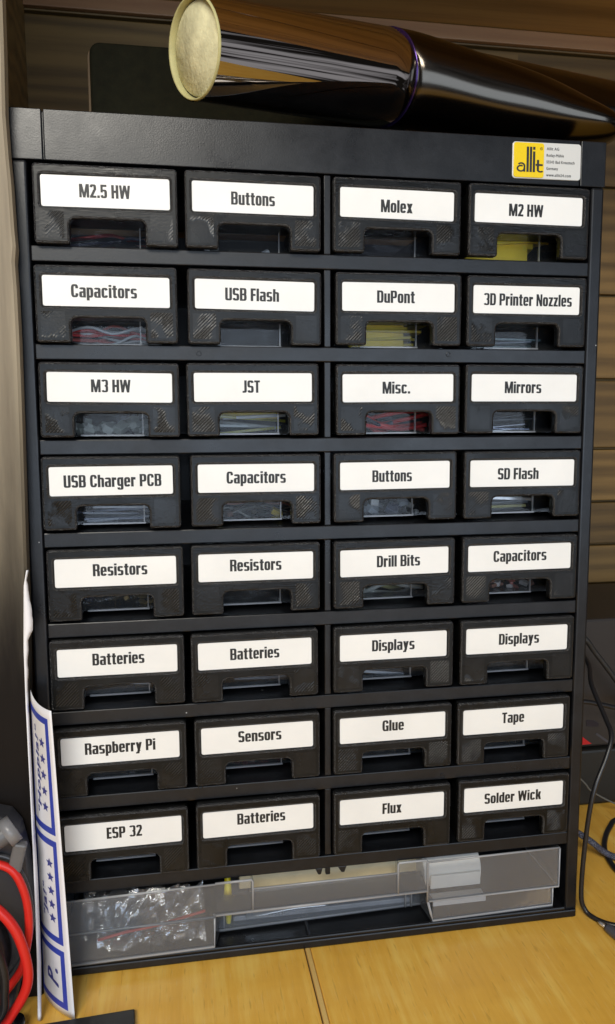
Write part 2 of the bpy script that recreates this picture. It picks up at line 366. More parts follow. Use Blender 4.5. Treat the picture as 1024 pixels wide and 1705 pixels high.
# heavy condensed lettering for the drawer cards
GV, GH = 0.208, 0.145
def _ring(x0, x1, y0, y1, a0=0, a1=360, v=GV, h=GH, n=3.5):
    cx, cy, rx, ry = (x0+x1)/2, (y0+y1)/2, (x1-x0)/2, (y1-y0)/2
    k = max(3, int(abs(a1-a0)/11)); V = []
    def pt(a, rx, ry, e):
        c, s = math.cos(a), math.sin(a)
        return (cx+math.copysign(abs(c)**(2/e), c)*rx, cy+math.copysign(abs(s)**(2/e), s)*ry)
    for i in range(k+1):
        a = math.radians(a0+(a1-a0)*i/k); V += [pt(a, rx, ry, n), pt(a, rx-v, ry-h, n+1)]
    return V, [(2*i, 2*i+1, 2*i+3, 2*i+2) for i in range(k)]
def _rect(x0, y0, x1, y1): return [(x0, y0), (x1, y0), (x1, y1), (x0, y1)], [(0, 1, 2, 3)]
def _diag(xb, yb, xt, yt, w): return [(xb, yb), (xb+w, yb), (xt+w, yt), (xt, yt)], [(0, 1, 2, 3)]
def glyph(c):
    R, O, D = _rect, _ring, _diag; V, H, X = GV, GH, 0.77; w = 0.50; W_ = 0.55
    if c == ' ': return 0.22, []
    if c == '.': return 0.2, [R(0, 0, 0.2, 0.19)]
    if c == 'o': return w, [O(0, w, 0, X)]
    if c == 'c': return w, [O(0, w, 0, X, 22, 338)]
    if c == 'e': return w, [O(0, w, 0, X, 0, 335), R(0.12, 0.33, w, 0.44)]
    if c == 'a': return w, [R(w-V, 0, w, X-0.15), O(0, w, 0.33, X, 0, 162), O(0, w, 0, 0.47, 70, 280, h=0.12)]
    if c == 'u': return w, [R(0, 0.2, V, X), R(w-V, 0, w, X), O(0, w, 0, 0.42, 178, 285)]
    if c == 'n': return w, [R(0, 0, V, X), R(w-V, 0, w, 0.58), O(0, w, 0.35, X, 0, 105)]
    if c == 'h': return w, [R(0, 0, V, 1), R(w-V, 0, w, 0.58), O(0, w, 0.35, X, 0, 105)]
    if c == 'r': return 0.37, [R(0, 0, V, X), R(V-0.03, 0.56, 0.37, X-0.01)]
    if c == 'i': return V, [R(0, 0, V, X), R(0, 0.85, V, 1)]
    if c == 'l': return V, [R(0, 0, V, 1)]
    if c == 't': return 0.36, [R(0.07, 0.05, 0.07+V, 0.95), R(0, 0.63, 0.36, X), R(0.12, 0, 0.36, 0.14)]
    if c == 's': return w-.02, [O(0, w-.02, 0.32, X, 15, 270, h=0.125), O(0, w-.02, 0, 0.445, -165, 90, h=0.125)]
    if c == 'x': return w, [D(0, 0, w-0.22, X, 0.22), D(w-0.22, 0, 0, X, 0.22)]
    if c == 'z': return 0.42, [R(0, X-0.14, 0.42, X), R(0, 0, 0.42, 0.14), D(0, 0.1, 0.2, X-0.1, 0.22)]
    if c == 'p': return w, [R(0, -0.22, V, X), O(0, w, 0, X, -150, 150)]
    if c == 'b': return w, [R(0, 0, V, 1), O(0, w, 0, X, -150, 150)]
    if c == 'd': return w, [R(w-V, 0, w, 1), O(0, w, 0, X, 30, 330)]
    if c == 'g': return w, [R(w-V, 0, w, X), O(0, w, 0.06, X, 30, 330), O(0, w, -0.24, 0.25, 185, 360, h=0.12)]
    if c == 'y': return 0.5, [D(0.16, 0.0, 0, X, 0.21), D(0.06, -0.22, 0.29, X, 0.21), R(0.0, -0.22, 0.2, -0.09)]
    if c == 'k': return w, [R(0, 0, V, 1), D(V-0.04, 0.28, w-0.22, X, 0.22), D(w-0.21, 0, V-0.02, 0.48, 0.22)]
    if c == 'M': return 0.76, [R(0, 0, 0.19, 1), R(0.57, 0, 0.76, 1), D(0.29, 0, 0.06, 1, 0.18), D(0.29, 0, 0.52, 1, 0.18)]
    if c == 'W': return 0.86, [D(0.12, 0, 0, 1, 0.19), D(0.12, 0, 0.335, 1, 0.19), D(0.55, 0, 0.335, 1, 0.19), D(0.55, 0, 0.67, 1, 0.19)]
    if c == 'N': return 0.56, [R(0, 0, 0.18, 1), R(0.38, 0, 0.56, 1), D(0.36, 0, 0.02, 1, 0.18)]
    if c == 'H': return W_, [R(0, 0, V, 1), R(W_-V, 0, W_, 1), R(V-.02, 0.42, W_-V+.02, 0.59)]
    if c == 'U': return W_, [R(0, 0.2, V, 1), R(W_-V, 0.2, W_, 1), O(0, W_, 0, 0.45, 180, 360)]
    if c == 'C': return W_, [O(0, W_, 0, 1, 12, 348)]
    if c == 'G': return W_, [O(0, W_, 0, 1, 12, 300), R(W_-V, 0, W_, 0.52), R(0.3, 0.38, W_, 0.52)]
    if c == 'S': return W_-.02, [O(0, W_-.02, 0.42, 1, 10, 270, h=0.15), O(0, W_-.02, 0, 0.57, -170, 90, h=0.15)]
    if c == 'J': return 0.36, [R(0.36-V, 0.15, 0.36, 1), O(-0.14, 0.36, 0, 0.45, 262, 360), R(0, 0, 0.14, 0.15)]
    if c == 'T': return 0.48, [R(0, 0.84, 0.48, 1), R(0.14, 0, 0.34, 0.9)]
    if c == 'E': return 0.42, [R(0, 0, V, 1), R(V-.02, 0.84, 0.42, 1), R(V-.02, 0, 0.42, 0.16), R(V-.02, 0.43, 0.40, 0.58)]
    if c == 'F': return 0.42, [R(0, 0, V, 1), R(V-.02, 0.84, 0.42, 1), R(V-.02, 0.41, 0.40, 0.57)]
    if c == 'D': return W_, [R(0, 0, V, 1), R(V-.02, 0.855, 0.30, 1), R(V-.02, 0, 0.30, 0.145), O(0, W_, 0, 1, -92, 92)]
    if c == 'B': return W_, [R(0, 0, V, 1), R(V-.02, 0.87, 0.29, 1), R(V-.02, 0, 0.29, 0.13), R(V-.02, 0.44, 0.29, 0.57), O(0, W_-.01, 0.44, 1, -92, 92, h=0.13), O(0, W_, 0, 0.57, -92, 92, h=0.13)]
    if c == 'P': return W_-.01, [R(0, 0, V, 1), R(V-.02, 0.86, 0.29, 1), R(V-.02, 0.38, 0.29, 0.52), O(0, W_-.01, 0.38, 1, -92, 92, h=0.14)]
    if c == 'R': return W_, [R(0, 0, V, 1), R(V-.02, 0.86, 0.29, 1), R(V-.02, 0.43, 0.32, 0.56), O(0, W_, 0.43, 1, -92, 92, h=0.13), R(W_-V, 0, W_, 0.42), D(W_-V, 0.3, W_-V-0.06, 0.5, V)]
    if c == '2': return 0.5, [O(0, 0.5, 0.40, 1, -10, 172), D(0, 0.10, 0.27, 0.62, 0.22), R(0, 0, 0.49, 0.16)]
    if c == '3': return 0.54, [O(0, 0.54, 0.44, 1, -90, 160, v=0.2, h=0.13), O(0, 0.54, 0, 0.57, -160, 90, v=0.2, h=0.13)]
    if c == '5': return 0.51, [R(0.01, 0.84, 0.48, 1), R(0.01, 0.42, 0.19, 0.95), O(0, 0.51, 0, 0.64, -170, 120, h=0.14)]
    return 0.4, [R(0, 0, 0.4, 1)]
def heavy_text(txt):
    VV = []; FF = []; x = 0; lay = 0
    for ch in txt:
        w, prims = glyph(ch)
        for i, (V, F) in enumerate(prims):
            n = len(VV); VV += [(x+a, b, i) for a, b in V]
            for f in F:     # keep every face turned the same way
                A = sum(V[f[j]][0]*V[f[(j+1) % len(f)]][1]-V[f[(j+1) % len(f)]][0]*V[f[j]][1] for j in range(len(f)))
                FF.append(tuple(q+n for q in (f if A > 0 else f[::-1])))
        x += w+0.055
    x -= 0.055
    return [(a-x/2, b-0.5, k) for a, b, k in VV], FF, x

# ---------------------------------------------------------------- setting
# table: two panels with a moulded joint between them
mb = MB()
mb.box(-0.9, 0.1270, -0.75, 0.24, -0.03, 0); mb.box(0.1304, 0.9, -0.75, 0.24, -0.03, 0)
t = mb.build('table', M_TABLE, bevel=0.0008); tag(t, kind='structure')
mb = MB(); mb.box(0.1275, 0.1301, -0.75, 0.239, -0.03, 0.0006)
tj = mb.build('table_joint_strip', wood('joint_strip_wood', (0.6, 0.36, 0.09), (0.85, 0.6, 0.22), 'Y', 0.4), t, bevel=0.0006)
mb = MB(); mb.box(0.1257, 0.1274, -0.74, 0.238, -0.031, -0.0012)
mb.build('table_gap_filler', M_DARKLINE, t)
# panelled back wall, one box per board with a lit shoulder between boards
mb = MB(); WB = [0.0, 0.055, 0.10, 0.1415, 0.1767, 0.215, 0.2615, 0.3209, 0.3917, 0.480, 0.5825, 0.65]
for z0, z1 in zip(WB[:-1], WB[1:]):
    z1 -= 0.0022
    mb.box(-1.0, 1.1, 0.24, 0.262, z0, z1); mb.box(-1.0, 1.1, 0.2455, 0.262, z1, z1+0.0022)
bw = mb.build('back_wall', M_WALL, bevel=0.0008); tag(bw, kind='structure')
# shelf board overhead, with board joints running along it
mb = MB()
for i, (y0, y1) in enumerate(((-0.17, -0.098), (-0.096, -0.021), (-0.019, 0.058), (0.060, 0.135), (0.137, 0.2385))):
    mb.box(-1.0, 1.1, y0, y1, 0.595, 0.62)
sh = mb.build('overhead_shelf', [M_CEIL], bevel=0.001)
tag(sh, 'brown pine shelf board above the cabinet, seen from below', 'shelf')
mb = MB(); mb.box(-1.0, 1.1, 0.2345, 0.2395, 0.5835, 0.5945)
mb.build('moulding', wood('moulding_wood', (0.22, 0.10, 0.045), (0.34, 0.18, 0.08), 'X', 0.5), sh, bevel=0.0008)

# upright at the left: front trim board with a wavy worn edge + side board going back
edge = [(-0.02, -0.0078), (0.05, -0.0080), (0.10, -0.0078), (0.158, -0.0074), (0.2025, -0.0064), (0.2312, -0.0060), (0.2649, -0.0055), (0.2925, -0.0051), (0.325, -0.0048), (0.346, -0.0049), (0.3578, -0.0052), (0.3646, -0.0044), (0.3724, -0.0048), (0.3827, -0.0050),
        (0.393, -0.0052), (0.4026, -0.0057), (0.4208, -0.0062), (0.4432, -0.0056), (0.47, -0.0052), (0.594, -0.0050)]
mb = MB(); V = []; F = []
for i, (z, x) in enumerate(edge): V += [(-0.09, -0.0125, z), (x-0.0012, -0.0125, z), (x, -0.0112, z), (x, -0.0035, z), (-0.09, -0.0035, z)]
n = len(edge)
for i in range(n-1):
    for j in range(5): F.append((i*5+j, i*5+(j+1) % 5, (i+1)*5+(j+1) % 5, (i+1)*5+j))
F += [(0, 1, 2, 3, 4), tuple((n-1)*5+j for j in range(4, -1, -1))]
mb.add([(x, y, max(z, 0.0005)) for x, y, z in V], F)
up = thing('upright_board', (-0.04, 0, 0), 'worn light wooden upright at the left edge of the photo', 'board')
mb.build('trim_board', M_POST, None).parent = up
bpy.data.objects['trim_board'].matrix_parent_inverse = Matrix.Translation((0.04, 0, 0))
mb = MB(); mb.box(-0.060, -0.0355, -0.003, 0.2385, 0.0006, 0.594)
o = mb.build('side_board', M_WALL, up); o.matrix_parent_inverse = Matrix.Translation((0.04, 0, 0))

# ---------------------------------------------------------------- cabinet
XL, XR, TOP, HDR, PIT, OPEN = -0.0072, 0.2872, 0.4282, 0.4058, 0.0451065, 0.0379
DEP = 0.150
T = [HDR-OPEN-PIT*i for i in range(8)]     # tops of the rails
RH = PIT-OPEN                               # rail height
cab = thing('storage_cabinet', (0.14, 0.0, 0.0), 'tall black plastic cabinet holding thirty-two small drawers and one wide clear one', 'cabinet')
def part(name, mb_, mats, bevel=0.0006, parent=cab, seg=2):
    o = mb_.build(name, mats, parent, bevel, seg); o.matrix_parent_inverse = Matrix.Translation(-Vector(parent.location)); return o
for nm, a, b_ in (('side_panel', XL, 0.0), ('side_panel', 0.28, XR)):
    mb = MB(); mb.box(a, b_, 0.0, DEP, 0.0, HDR); part(nm, mb, M_FRAME, 0.0013, seg=3)
# header with two shallow grooves: three blocks butted 0.6 mm apart, over a recessed core
mb = MB()
mb.box(XL, 0.0073, -0.0004, 0.012, HDR, TOP); mb.box(0.0081, 0.2727, -0.0004, 0.012, HDR, TOP); mb.box(0.2733, XR, -0.0004, 0.012, HDR, TOP)
mb.box(0.0072, 0.0082, 0.0006, 0.0118, HDR+0.0002, TOP-0.0008); mb.box(0.2726, 0.2734, 0.0006, 0.0118, HDR+0.0002, TOP-0.0008)
part('header', mb, M_FRAME, 0.0005)
mb = MB(); mb.box(XL, XR, 0.0122, DEP, HDR+0.004, TOP-0.0006); part('top_panel', mb, M_FRAME, 0.001)
mb = MB(); mb.box(0.0002, 0.2798, DEP-0.003, DEP-0.0002, 0.0072, HDR-0.0002); part('back_panel', mb, M_INNER, 0)
for i, tz in enumerate(T):
    mb = MB(); mb.box(0.0001, 0.2799, 0.0003, DEP-0.0035, tz-RH, tz)
    if i == 7:
        for x0, x1, xa, xb in ((0.1334, 0.1378, 0.1352, 0.1368), (0.1459, 0.1512, 0.1482, 0.1498)):
            V = [(x0, 0.001, tz-RH), (x1, 0.001, tz-RH), (xb, 0.001, tz-RH-0.0038), (xa, 0.001, tz-RH-0.0038)]
            V += [(x, 0.003, z) for x, y, z in V]; mb.add(V, [(0,3,2,1), (4,5,6,7), (0,1,5,4), (1,2,6,5), (2,3,7,6), (3,0,4,7)])
        mb.box(0.1393, 0.1419, 0.0010, 0.004, tz-RH-0.0042, tz-RH+0.0002)
    part('shelf', mb, M_FRAME, 0.0005)
mb = MB()
for i, tz in enumerate(T):
    mb.box(0.1389, 0.1423, 0.0010, 0.14, tz+0.0001, tz+OPEN-0.0001)
part('centre_divider', mb, M_FRAME, 0.0004)
mb = MB()
mb.box(XL+0.001, XR-0.001, -0.0016, DEP, 0.0006, 0.0052); mb.box(0.0005, 0.2795, -0.0016, 0.0004, 0.0053, 0.0074)
part('base_tray', mb, M_FRAME, 0.0008)
for x in (0.045, 0.1295, 0.212):
    mb = MB(); mb.box(x, x+0.0016, 0.001, 0.06, 0.0053, 0.0066); part('base_rib', mb, M_INNER, 0.0003)
for x, zc in ((0.0765, 0.3192), (0.2039, 0.3199), (0.0729, 0.0974), (0.2046, 0.0925)):
    mb = MB(); P = []
    V, F = plate_mesh([rr_loop(-0.0013, 0.0013, -0.0013, 0.0013, 0.00125, 6), rr_loop(-0.0008, 0.0008, -0.0008, 0.0008, 0.00078, 6)], 0.0003, 0.00012)
    mb.add([(a+x, b2+0.0002, c+zc) for a, b2, c in V], F); part('rivet', mb, M_FRAME, 0)

# maker's sticker on the header
st = thing('maker_sticker', (0.2541, -0.0004, 0.4170), 'small glossy yellow and white sticker reading allit on the cabinet header', 'sticker')
st.rotation_euler = (0, math.radians(-0.4), 0)
def plate(name, loops, half, bev, mats, parent, y=0.0):
    V, F = plate_mesh(loops, half, bev); mb = MB(); mb.add([(a, b2+y, c) for a, b2, c in V], F); return mb.build(name, mats, parent)
M_STW = simple('sticker_silver_white', (0.62, 0.63, 0.62), 0.25, spec=0.6); M_STY = simple('sticker_yellow', (0.80, 0.58, 0.01), 0.25, spec=0.6)
plate('sticker_base', [rr_loop(-0.0186, 0.0186, -0.0089, 0.0089, 0.0016)], 0.0005, 0.0003, M_STW, st, -0.0004)
plate('yellow_field', [rr_loop(-0.0181, -0.0018, -0.0084, 0.0084, 0.0013)], 0.00025, 0.0001, M_STY, st, -0.00105)
def add_text(mb, txt, x, z, w, h, y, bold=True, sx=0.62, mi=0, step=1e-5, align='c', shear=0.0):
    V, F, tw = text_mesh(txt, bold, sx)
    kx = w/tw; kz = h
    xo = x if align == 'c' else x+w/2
    mb.add([(xo+a*kx+b2*kz*shear, y-k*step, z+b2*kz) for a, b2, k in V], [tuple(f) for f in F], mi)
mb = MB()
yy = -0.00145
def flat(x0, x1, z0, z1, y=yy): mb.add([(x0, y, z0), (x1, y, z0), (x1, y, z1), (x0, y, z1)], [(0, 1, 2, 3)])
for k in range(3):
    x = -0.0113+k*0.0017
    flat(x, x+0.00125, -0.0058, 0.0064 if k < 2 else 0.0042)
flat(-0.0079, -0.00665, 0.0050, 0.0064)
def arc(cx, cz, rx, rz, a0, a1, w, n=14, y=yy):
    V = []; 
    for i in range(n+1):
        a = math.radians(a0+(a1-a0)*i/n); V += [(cx+rx*math.cos(a), y, cz+rz*math.sin(a)), (cx+(rx-w)*math.cos(a), y, cz+(rz-w*0.8)*math.sin(a))]
    mb.add(V, [(2*i, 2*i+1, 2*i+3, 2*i+2) for i in range(n)])
arc(-0.0143, -0.0042, 0.0023, 0.0017, 60, 360, 0.0009, y=yy-0.00001); flat(-0.01285, -0.0119, -0.0058, -0.0026, yy-0.00002); arc(-0.0141, -0.0028, 0.0021, 0.0015, 0, 150, 0.0009, y=yy-0.00003)
flat(-0.0057, -0.0045, -0.0052, 0.0002); arc(-0.0037, -0.0045, 0.0020, 0.0014, 180, 320, 0.0009, y=yy-0.00001); flat(-0.0064, -0.0025, -0.0027, -0.0018, yy-0.00002)
arc(-0.0034, 0.0057, 0.0007, 0.0007, 0, 360, 0.00018)
add_text(mb, 'R', -0.0034, 0.0057, 0.0006, 0.0007, yy-0.00002, False, 1)
for i, (tx, w, bd) in enumerate((('Allit AG', 0.0068, 'semi'), ('Rotlay-M\u00fchle', 0.0094, 'semi'), ('55545 Bad Kreuznach', 0.0154, 'semi'), ('Germany', 0.0064, 'semi'), ('www.allit24.com', 0.0136, 'semi'))):
    add_text(mb, tx, -0.0003, 0.0060-i*0.0032, w, 0.0019, -0.00095 - 0.0, bd, 1.0, align='l')
mb.build('lettering', simple('sticker_ink', (0.02, 0.02, 0.02), 0.4), st)

# ---------------------------------------------------------------- drawers
DR = [
(0,0,'M2.5 HW',.0353,.3916,.0230,-.0005,.0004),(0,1,'Buttons',.1038,.3915,.0210,-.0002,-.0002),(0,2,'Molex',.1753,.3922,.0162,-.0005,-.001),(0,3,'M2 HW',.2445,.3922,.0185,-.0017,-.0004),
(1,0,'Capacitors',.0341,.3469,.0301,-.0012,.0001),(1,1,'USB Flash',.1041,.3469,.0262,-.0015,.0002),(1,2,'DuPont',.1765,.3474,.0195,-.0016,.0002),(1,3,'3D Printer Nozzles',.2447,.3475,.0484,.0006,.0001),
(2,0,'M3 HW',.0341,.3024,.0184,.0003,.0007),(2,1,'JST',.1027,.3026,.0086,-.0012,.0004),(2,2,'Misc.',.1766,.3026,.0145,-.0012,.0002),(2,3,'Mirrors',.2448,.3028,.0203,-.0009,.0003),
(3,0,'USB Charger PCB',.0335,.2579,.0460,.0006,0),(3,1,'Capacitors',.1037,.2580,.0297,-.0002,.0004),(3,2,'Buttons',.1751,.2583,.0210,-.0018,-.0002),(3,3,'SD Flash',.2449,.2588,.0229,-.0025,-.0002),
(4,0,'Resistors',.0340,.2130,.0261,.0020,.0012),(4,1,'Resistors',.1031,.2134,.0261,-.0003,.0010),(4,2,'Drill Bits',.1754,.2135,.0233,.0019,.0005),(4,3,'Capacitors',.2447,.2137,.0301,0,.0009),
(5,0,'Batteries',.0325,.1682,.0252,.0003,.0013),(5,1,'Batteries',.1019,.1689,.0252,-.0003,.0005),(5,2,'Displays',.1747,.1692,.0232,-.0003,.0007),(5,3,'Displays',.2445,.1695,.0232,.0010,.0005),
(6,0,'Raspberry Pi',.0335,.1231,.0346,-.0002,.0009),(6,1,'Sensors',.1028,.1239,.0225,.0011,.0012),(6,2,'Glue',.1752,.1234,.0119,0,.0014),(6,3,'Tape',.2437,.1240,.0129,-.0004,.0013),
(7,0,'ESP 32',.0328,.0773,.0176,.0003,.0011),(7,1,'Batteries',.1027,.0782,.0253,.0014,.0019),(7,2,'Flux',.1742,.0790,.0107,-.0003,.0003),(7,3,'Solder Wick',.2453,.0793,.0333,-.0007,.0002)]
HW_, ZT, ZB = 0.0327, 0.0118, -0.0236     # face half width, top and bottom relative to the label centre
def face_outline():
    r = 0.0016; P = []
    def arcp(cx, cz, rad, a0, a1, n=4):
        for k in range(n+1):
            a = math.radians(a0+(a1-a0)*k/n); P.append((cx+rad*math.cos(a), cz+rad*math.sin(a)))
    cx0, cx1, ct = -0.0168, 0.0174, -0.0122
    arcp(HW_-r, ZT-r, r, 0, 90); arcp(-HW_+r, ZT-r, r, 90, 180); arcp(-HW_+r, ZB+r, r, 180, 270)
    arcp(cx0-0.0012, ZB+0.0012, 0.0012, 270, 360, 3); arcp(cx0+0.0028, ct-0.0028, 0.0028, 180, 90)
    arcp(cx1-0.0028, ct-0.0028, 0.0028, 90, 0); arcp(cx1+0.0012, ZB+0.0012, 0.0012, 180, 270, 3)
    arcp(HW_-r, ZB+r, r, 270, 360)
    return P
FV, FF = plate_mesh([face_outline(), rr_loop(-0.0293, 0.0293, -0.0071, 0.0071, 0.0011, 4)], 0.00275, 0.0011, 1)
mb = MB()
for f in FF:
    c = sum((Vector(FV[i]) for i in f), Vector())/len(f)
    e = [Vector(FV[i]) for i in f]; nrm = (e[1]-e[0]).cross(e[2]-e[0])
    # bevelled rim faces get the rough layer-edge material
    yspan = max(v.y for v in e)-min(v.y for v in e)
    mi = 2 if (yspan > 0.0003 and c.y < -0.0014) else 0
    n0 = len(mb.v); mb.v += [tuple(v) for v in e]; mb.f.append(tuple(range(n0, n0+len(e)))); mb.m.append(mi); mb.smooth.append(False)
yf = -0.00275-0.00006
def pad(x0, x1, z0, z1, cut):
    V = [(x0, yf, z0), (x1, yf, z0), (x1, yf, z1-cut[1]), (x1-cut[1], yf, z1), (x0+cut[0], yf, z1), (x0, yf, z1-cut[0])]
    mb.add(V, [(0, 1, 2, 3, 4, 5)], 1)
pad(-0.0302, -0.0192, -0.0213, -0.0093, (0.0004, 0.0004)); pad(0.0198, 0.0302, -0.0213, -0.0093, (0.0004, 0.0004))
# block that clips over the bin, behind the label
mb.box(-0.0300, 0.0300, 0.0018, 0.0160, -0.0115, 0.0095, 0)
for sx in (-1, 1): mb.box(sx*0.0302-0.0006, sx*0.0302+0.0006, 0.0026, 0.016, -0.0225, -0.0118, 0)
face_o = mb.build('front_panel', [M_FACE, M_HATCH, M_EDGE], None)
bmm = bmesh.new(); bmm.from_mesh(face_o.data); bmesh.ops.remove_doubles(bmm, verts=bmm.verts, dist=1e-6); bmesh.ops.recalc_face_normals(bmm, faces=bmm.faces); bmm.to_mesh(face_o.data); bmm.free()
FACE = face_o.data; bpy.data.objects.remove(face_o)
LV, LF = plate_mesh([rr_loop(-0.0291, 0.0291, -0.0070, 0.0070, 0.0010, 4)], 0.0003, 0.0001)
lb = MB(); lb.add(LV, LF); LABEL = lb.build('tmp', M_LABEL).data; bpy.data.objects.remove(bpy.data.objects['tmp'])
# bin: thin clear tray, open top
mb = MB()
bx, by0, by1, bz0, bz1, tk = 0.0297, 0.0172, 0.125, -0.0234, -0.0015, 0.0008
mb.box(-bx, bx, by0, by1, bz0, bz0+tk); mb.box(-bx, bx, by0-tk, by0, bz0, bz1)
mb.box(-bx-tk, -bx, by0-tk, by1, bz0, bz1); mb.box(bx, bx+tk, by0-tk, by1, bz0, bz1); mb.box(-bx, bx, by1, by1+tk, bz0, bz1)
mb.box(0.0140, 0.0146, by0-0.0022, by0-tk-0.0001, bz0+0.001, bz1, 1); mb.box(-0.0160, 0.0150, by0-0.0022, by0-tk-0.0001, bz0, bz0+0.0008, 1)
BIN = mb.build('tmp', [M_CLEAR, M_CLEAR_EDGE]).data; bpy.data.objects.remove(bpy.data.objects['tmp'])
ROWN = ['top row', 'second row', 'third row', 'fourth row', 'fifth row', 'sixth row', 'seventh row', 'lowest row']
COLN = ['far left', 'left of the centre divider', 'right of the centre divider', 'far right']
drawer_pos = {}
rnd = random.Random(3)
for r_, c_, txt, x, z, w, dx, dz in DR:
    x = min(max(x, (0.0335, 0.1015, 0.1754, 0.21)[c_]), (0.0352, 0.1057, 0.2, 0.2467)[c_])
    z = max(z, T[r_]-ZB+0.0002); z = min(z, T[r_]+OPEN-ZT-0.0004)
    if c_ == 0: x = min(x, 0.0353)
    yo = -0.0012+rnd.uniform(-0.0006, 0.0005)
    d = bpy.data.objects.new('drawer', None); COL.objects.link(d); d.empty_display_size = 0.01; d.parent = cab; d.location = Vector((x, yo, z))-Vector(cab.location)
    d['label'] = 'black drawer with white card reading %s, %s, %s' % (txt, ROWN[r_], COLN[c_])
    d.rotation_euler = (0, math.radians(rnd.uniform(-0.25, 0.25)), math.radians(rnd.uniform(-0.25, 0.25)))
    drawer_pos[(r_, c_)] = (x, yo, z)
    link('front_panel', FACE, d); me_l = LABEL.copy(); lo = link('label_card', me_l, d); lo.location = (rnd.uniform(-.0001, .0001), -0.0016, rnd.uniform(-.0001, .0001))
    lo.rotation_euler = (0, math.radians(rnd.uniform(-0.3, 0.3)), 0)
    link('bin', BIN, d)
    mb = MB(); HV, HF, htw = heavy_text(txt); mb.add([(dx+a_*w/htw, -0.00036-k_*1e-5, dz+b_*0.0060) for a_, b_, k_ in HV], HF)
    mb.add([v.co for v in LABEL.vertices], [tuple(q.vertices) for q in LABEL.polygons], 1)
    me_l.clear_geometry(); me_l.from_pydata(mb.v, [], mb.f); me_l.materials.clear(); me_l.materials.append(M_INK); me_l.materials.append(M_LABEL)
    for q, mi in zip(me_l.polygons, mb.m): q.material_index = mi

# ---------------------------------------------------------------- what can be seen inside the small drawers
def inside(r_, c_, name, label, cat):
    x, y, z = drawer_pos[(r_, c_)]
    return thing(name, (x, 0.0190, T[r_]+0.0012), label, cat)
def upright(r_, c_, x0, x1, y, z0, z1, col, name, label, cat):
    o = inside(r_, c_, name, label, cat); mbs = MB(); mbs.box(x0, x1, y, y+0.001, z0, z1); mbs.build('card', simple('card_colour_%d%d' % (r_, c_), col, 0.6, vary=0.1, bscale=200), o, 0.0003)
def wires(r_, c_, cols, label, n=8, seed=0, name='wire_bundle', rad=0.0007, cat='wires'):
    o = inside(r_, c_, name, label, cat); rn = random.Random(seed+r_*10+c_)
    mbs = MB(); mats = [simple('wire_insulation_%s' % i, c, 0.35) for i, c in enumerate(cols)]
    for i in range(n):
        z0 = rn.uniform(0.001, 0.009); pts = [(xx, 0.004+rn.uniform(0, 0.016), max(0.001, z0+rn.uniform(-.003, .004))) for xx in (-0.026, -0.012, 0.0, 0.012, 0.024)]
        mbs.tube(pts, rad, 7, i % len(cols), 5)
    p_ = mbs.build('wires', mats, o); return o
def sheets(r_, c_, cols, label, seed=0, name='sheet_stack', rough=0.4, th=0.0012, n=5, cat='parts', metal=0.0, top=0.010):
    o = inside(r_, c_, name, label, cat); rn = random.Random(seed+r_*10+c_)
    mbs = MB(); mats = [simple('sheet_%d' % i, c, rough, metal, vary=0.2, bscale=400) for i, c in enumerate(cols)]
    for i in range(n):
        w_ = rn.uniform(0.02, 0.03); zc = th+i*(top/n)
        mbs.cbox((rn.uniform(-.006, .004), 0.022+rn.uniform(-.004, .006), zc+0.001), (w_*1.4, 0.034, th), i % len(cols), (math.radians(rn.uniform(-6, 6)), math.radians(rn.uniform(-6, 6)), math.radians(rn.uniform(-14, 14))))
    mbs.build('sheets', mats, o, 0.0002, 1); return o
def bits(r_, c_, cols, label, n=26, size=0.003, seed=0, name='small_parts', metal=0.0, cat='parts', rough=0.35, h=0.006):
    o = inside(r_, c_, name, label, cat); rn = random.Random(seed+r_*10+c_)
    mbs = MB(); mats = [simple('bit_%d' % i, c, rough, metal) for i, c in enumerate(cols)]
    for i in range(n):
        s = size*rn.uniform(0.6, 1.3)
        mbs.cbox((rn.uniform(-.022, .021), rn.uniform(.003, .02), rn.uniform(.001, h)+0.001), (s*1.6, s, s*0.8), i % len(cols), (rn.uniform(-.6, .6), rn.uniform(-.5, .5), rn.uniform(0, 3)))
    mbs.build('pieces', mats, o, 0.0002, 1); return o
def bag(r_, c_, col, label, seed=0, name='plastic_bag', op=0.25):
    col = tuple(c*0.5 for c in col); op *= 0.6
    o = inside(r_, c_, name, label, 'bag')
    mbs = MB(); nx, ny = 26, 10; V = []
    for j in range(ny):
        for i in range(nx):
            u = i/(nx-1); v = j/(ny-1); q = noise.noise(Vector((u*5+seed, v*4, r_*3.1+c_)))
            V.append((-0.026+0.05*u, 0.002+0.006*v+0.004*q, 0.0008+0.0125*v+0.002*q*v))
    mbs.add(V, [(j*nx+i, j*nx+i+1, (j+1)*nx+i+1, (j+1)*nx+i) for j in range(ny-1) for i in range(nx-1)], 0, True)
    mbs.build('film', clear('bag_film_%d%d' % (r_, c_), op, col, 0.12, bumpamt=0.9, bscale=200), o); return o
wires(0,0,[(0.35,0.02,0.02),(0.05,0.05,0.09)],'thin red and dark wires in a bag inside the M2.5 HW drawer',5)
bag(0,0,(0.3,0.3,0.5),'crumpled dark clear bag inside the M2.5 HW drawer',1,op=0.10)
bits(0,1,[(0.75,0.75,0.75),(0.08,0.08,0.07)],'white and dark push buttons inside the upper Buttons drawer',14,0.0026,h=0.003)
bag(0,2,(0.05,0.06,0.16),'dark blue film bag inside the Molex drawer',4,op=0.4)
sheets(0,3,[(0.95,0.70,0.004),(0.85,0.60,0.004)],'bright yellow plastic strips inside the M2 HW drawer',2,'strip_stack',0.55,0.003,7,top=0.017)
upright(0,3,-0.024,0.0120,0.0045,0.0002,0.0165,(0.90,0.62,0.003),'yellow_card','yellow card standing among the strips inside the M2 HW drawer','card')
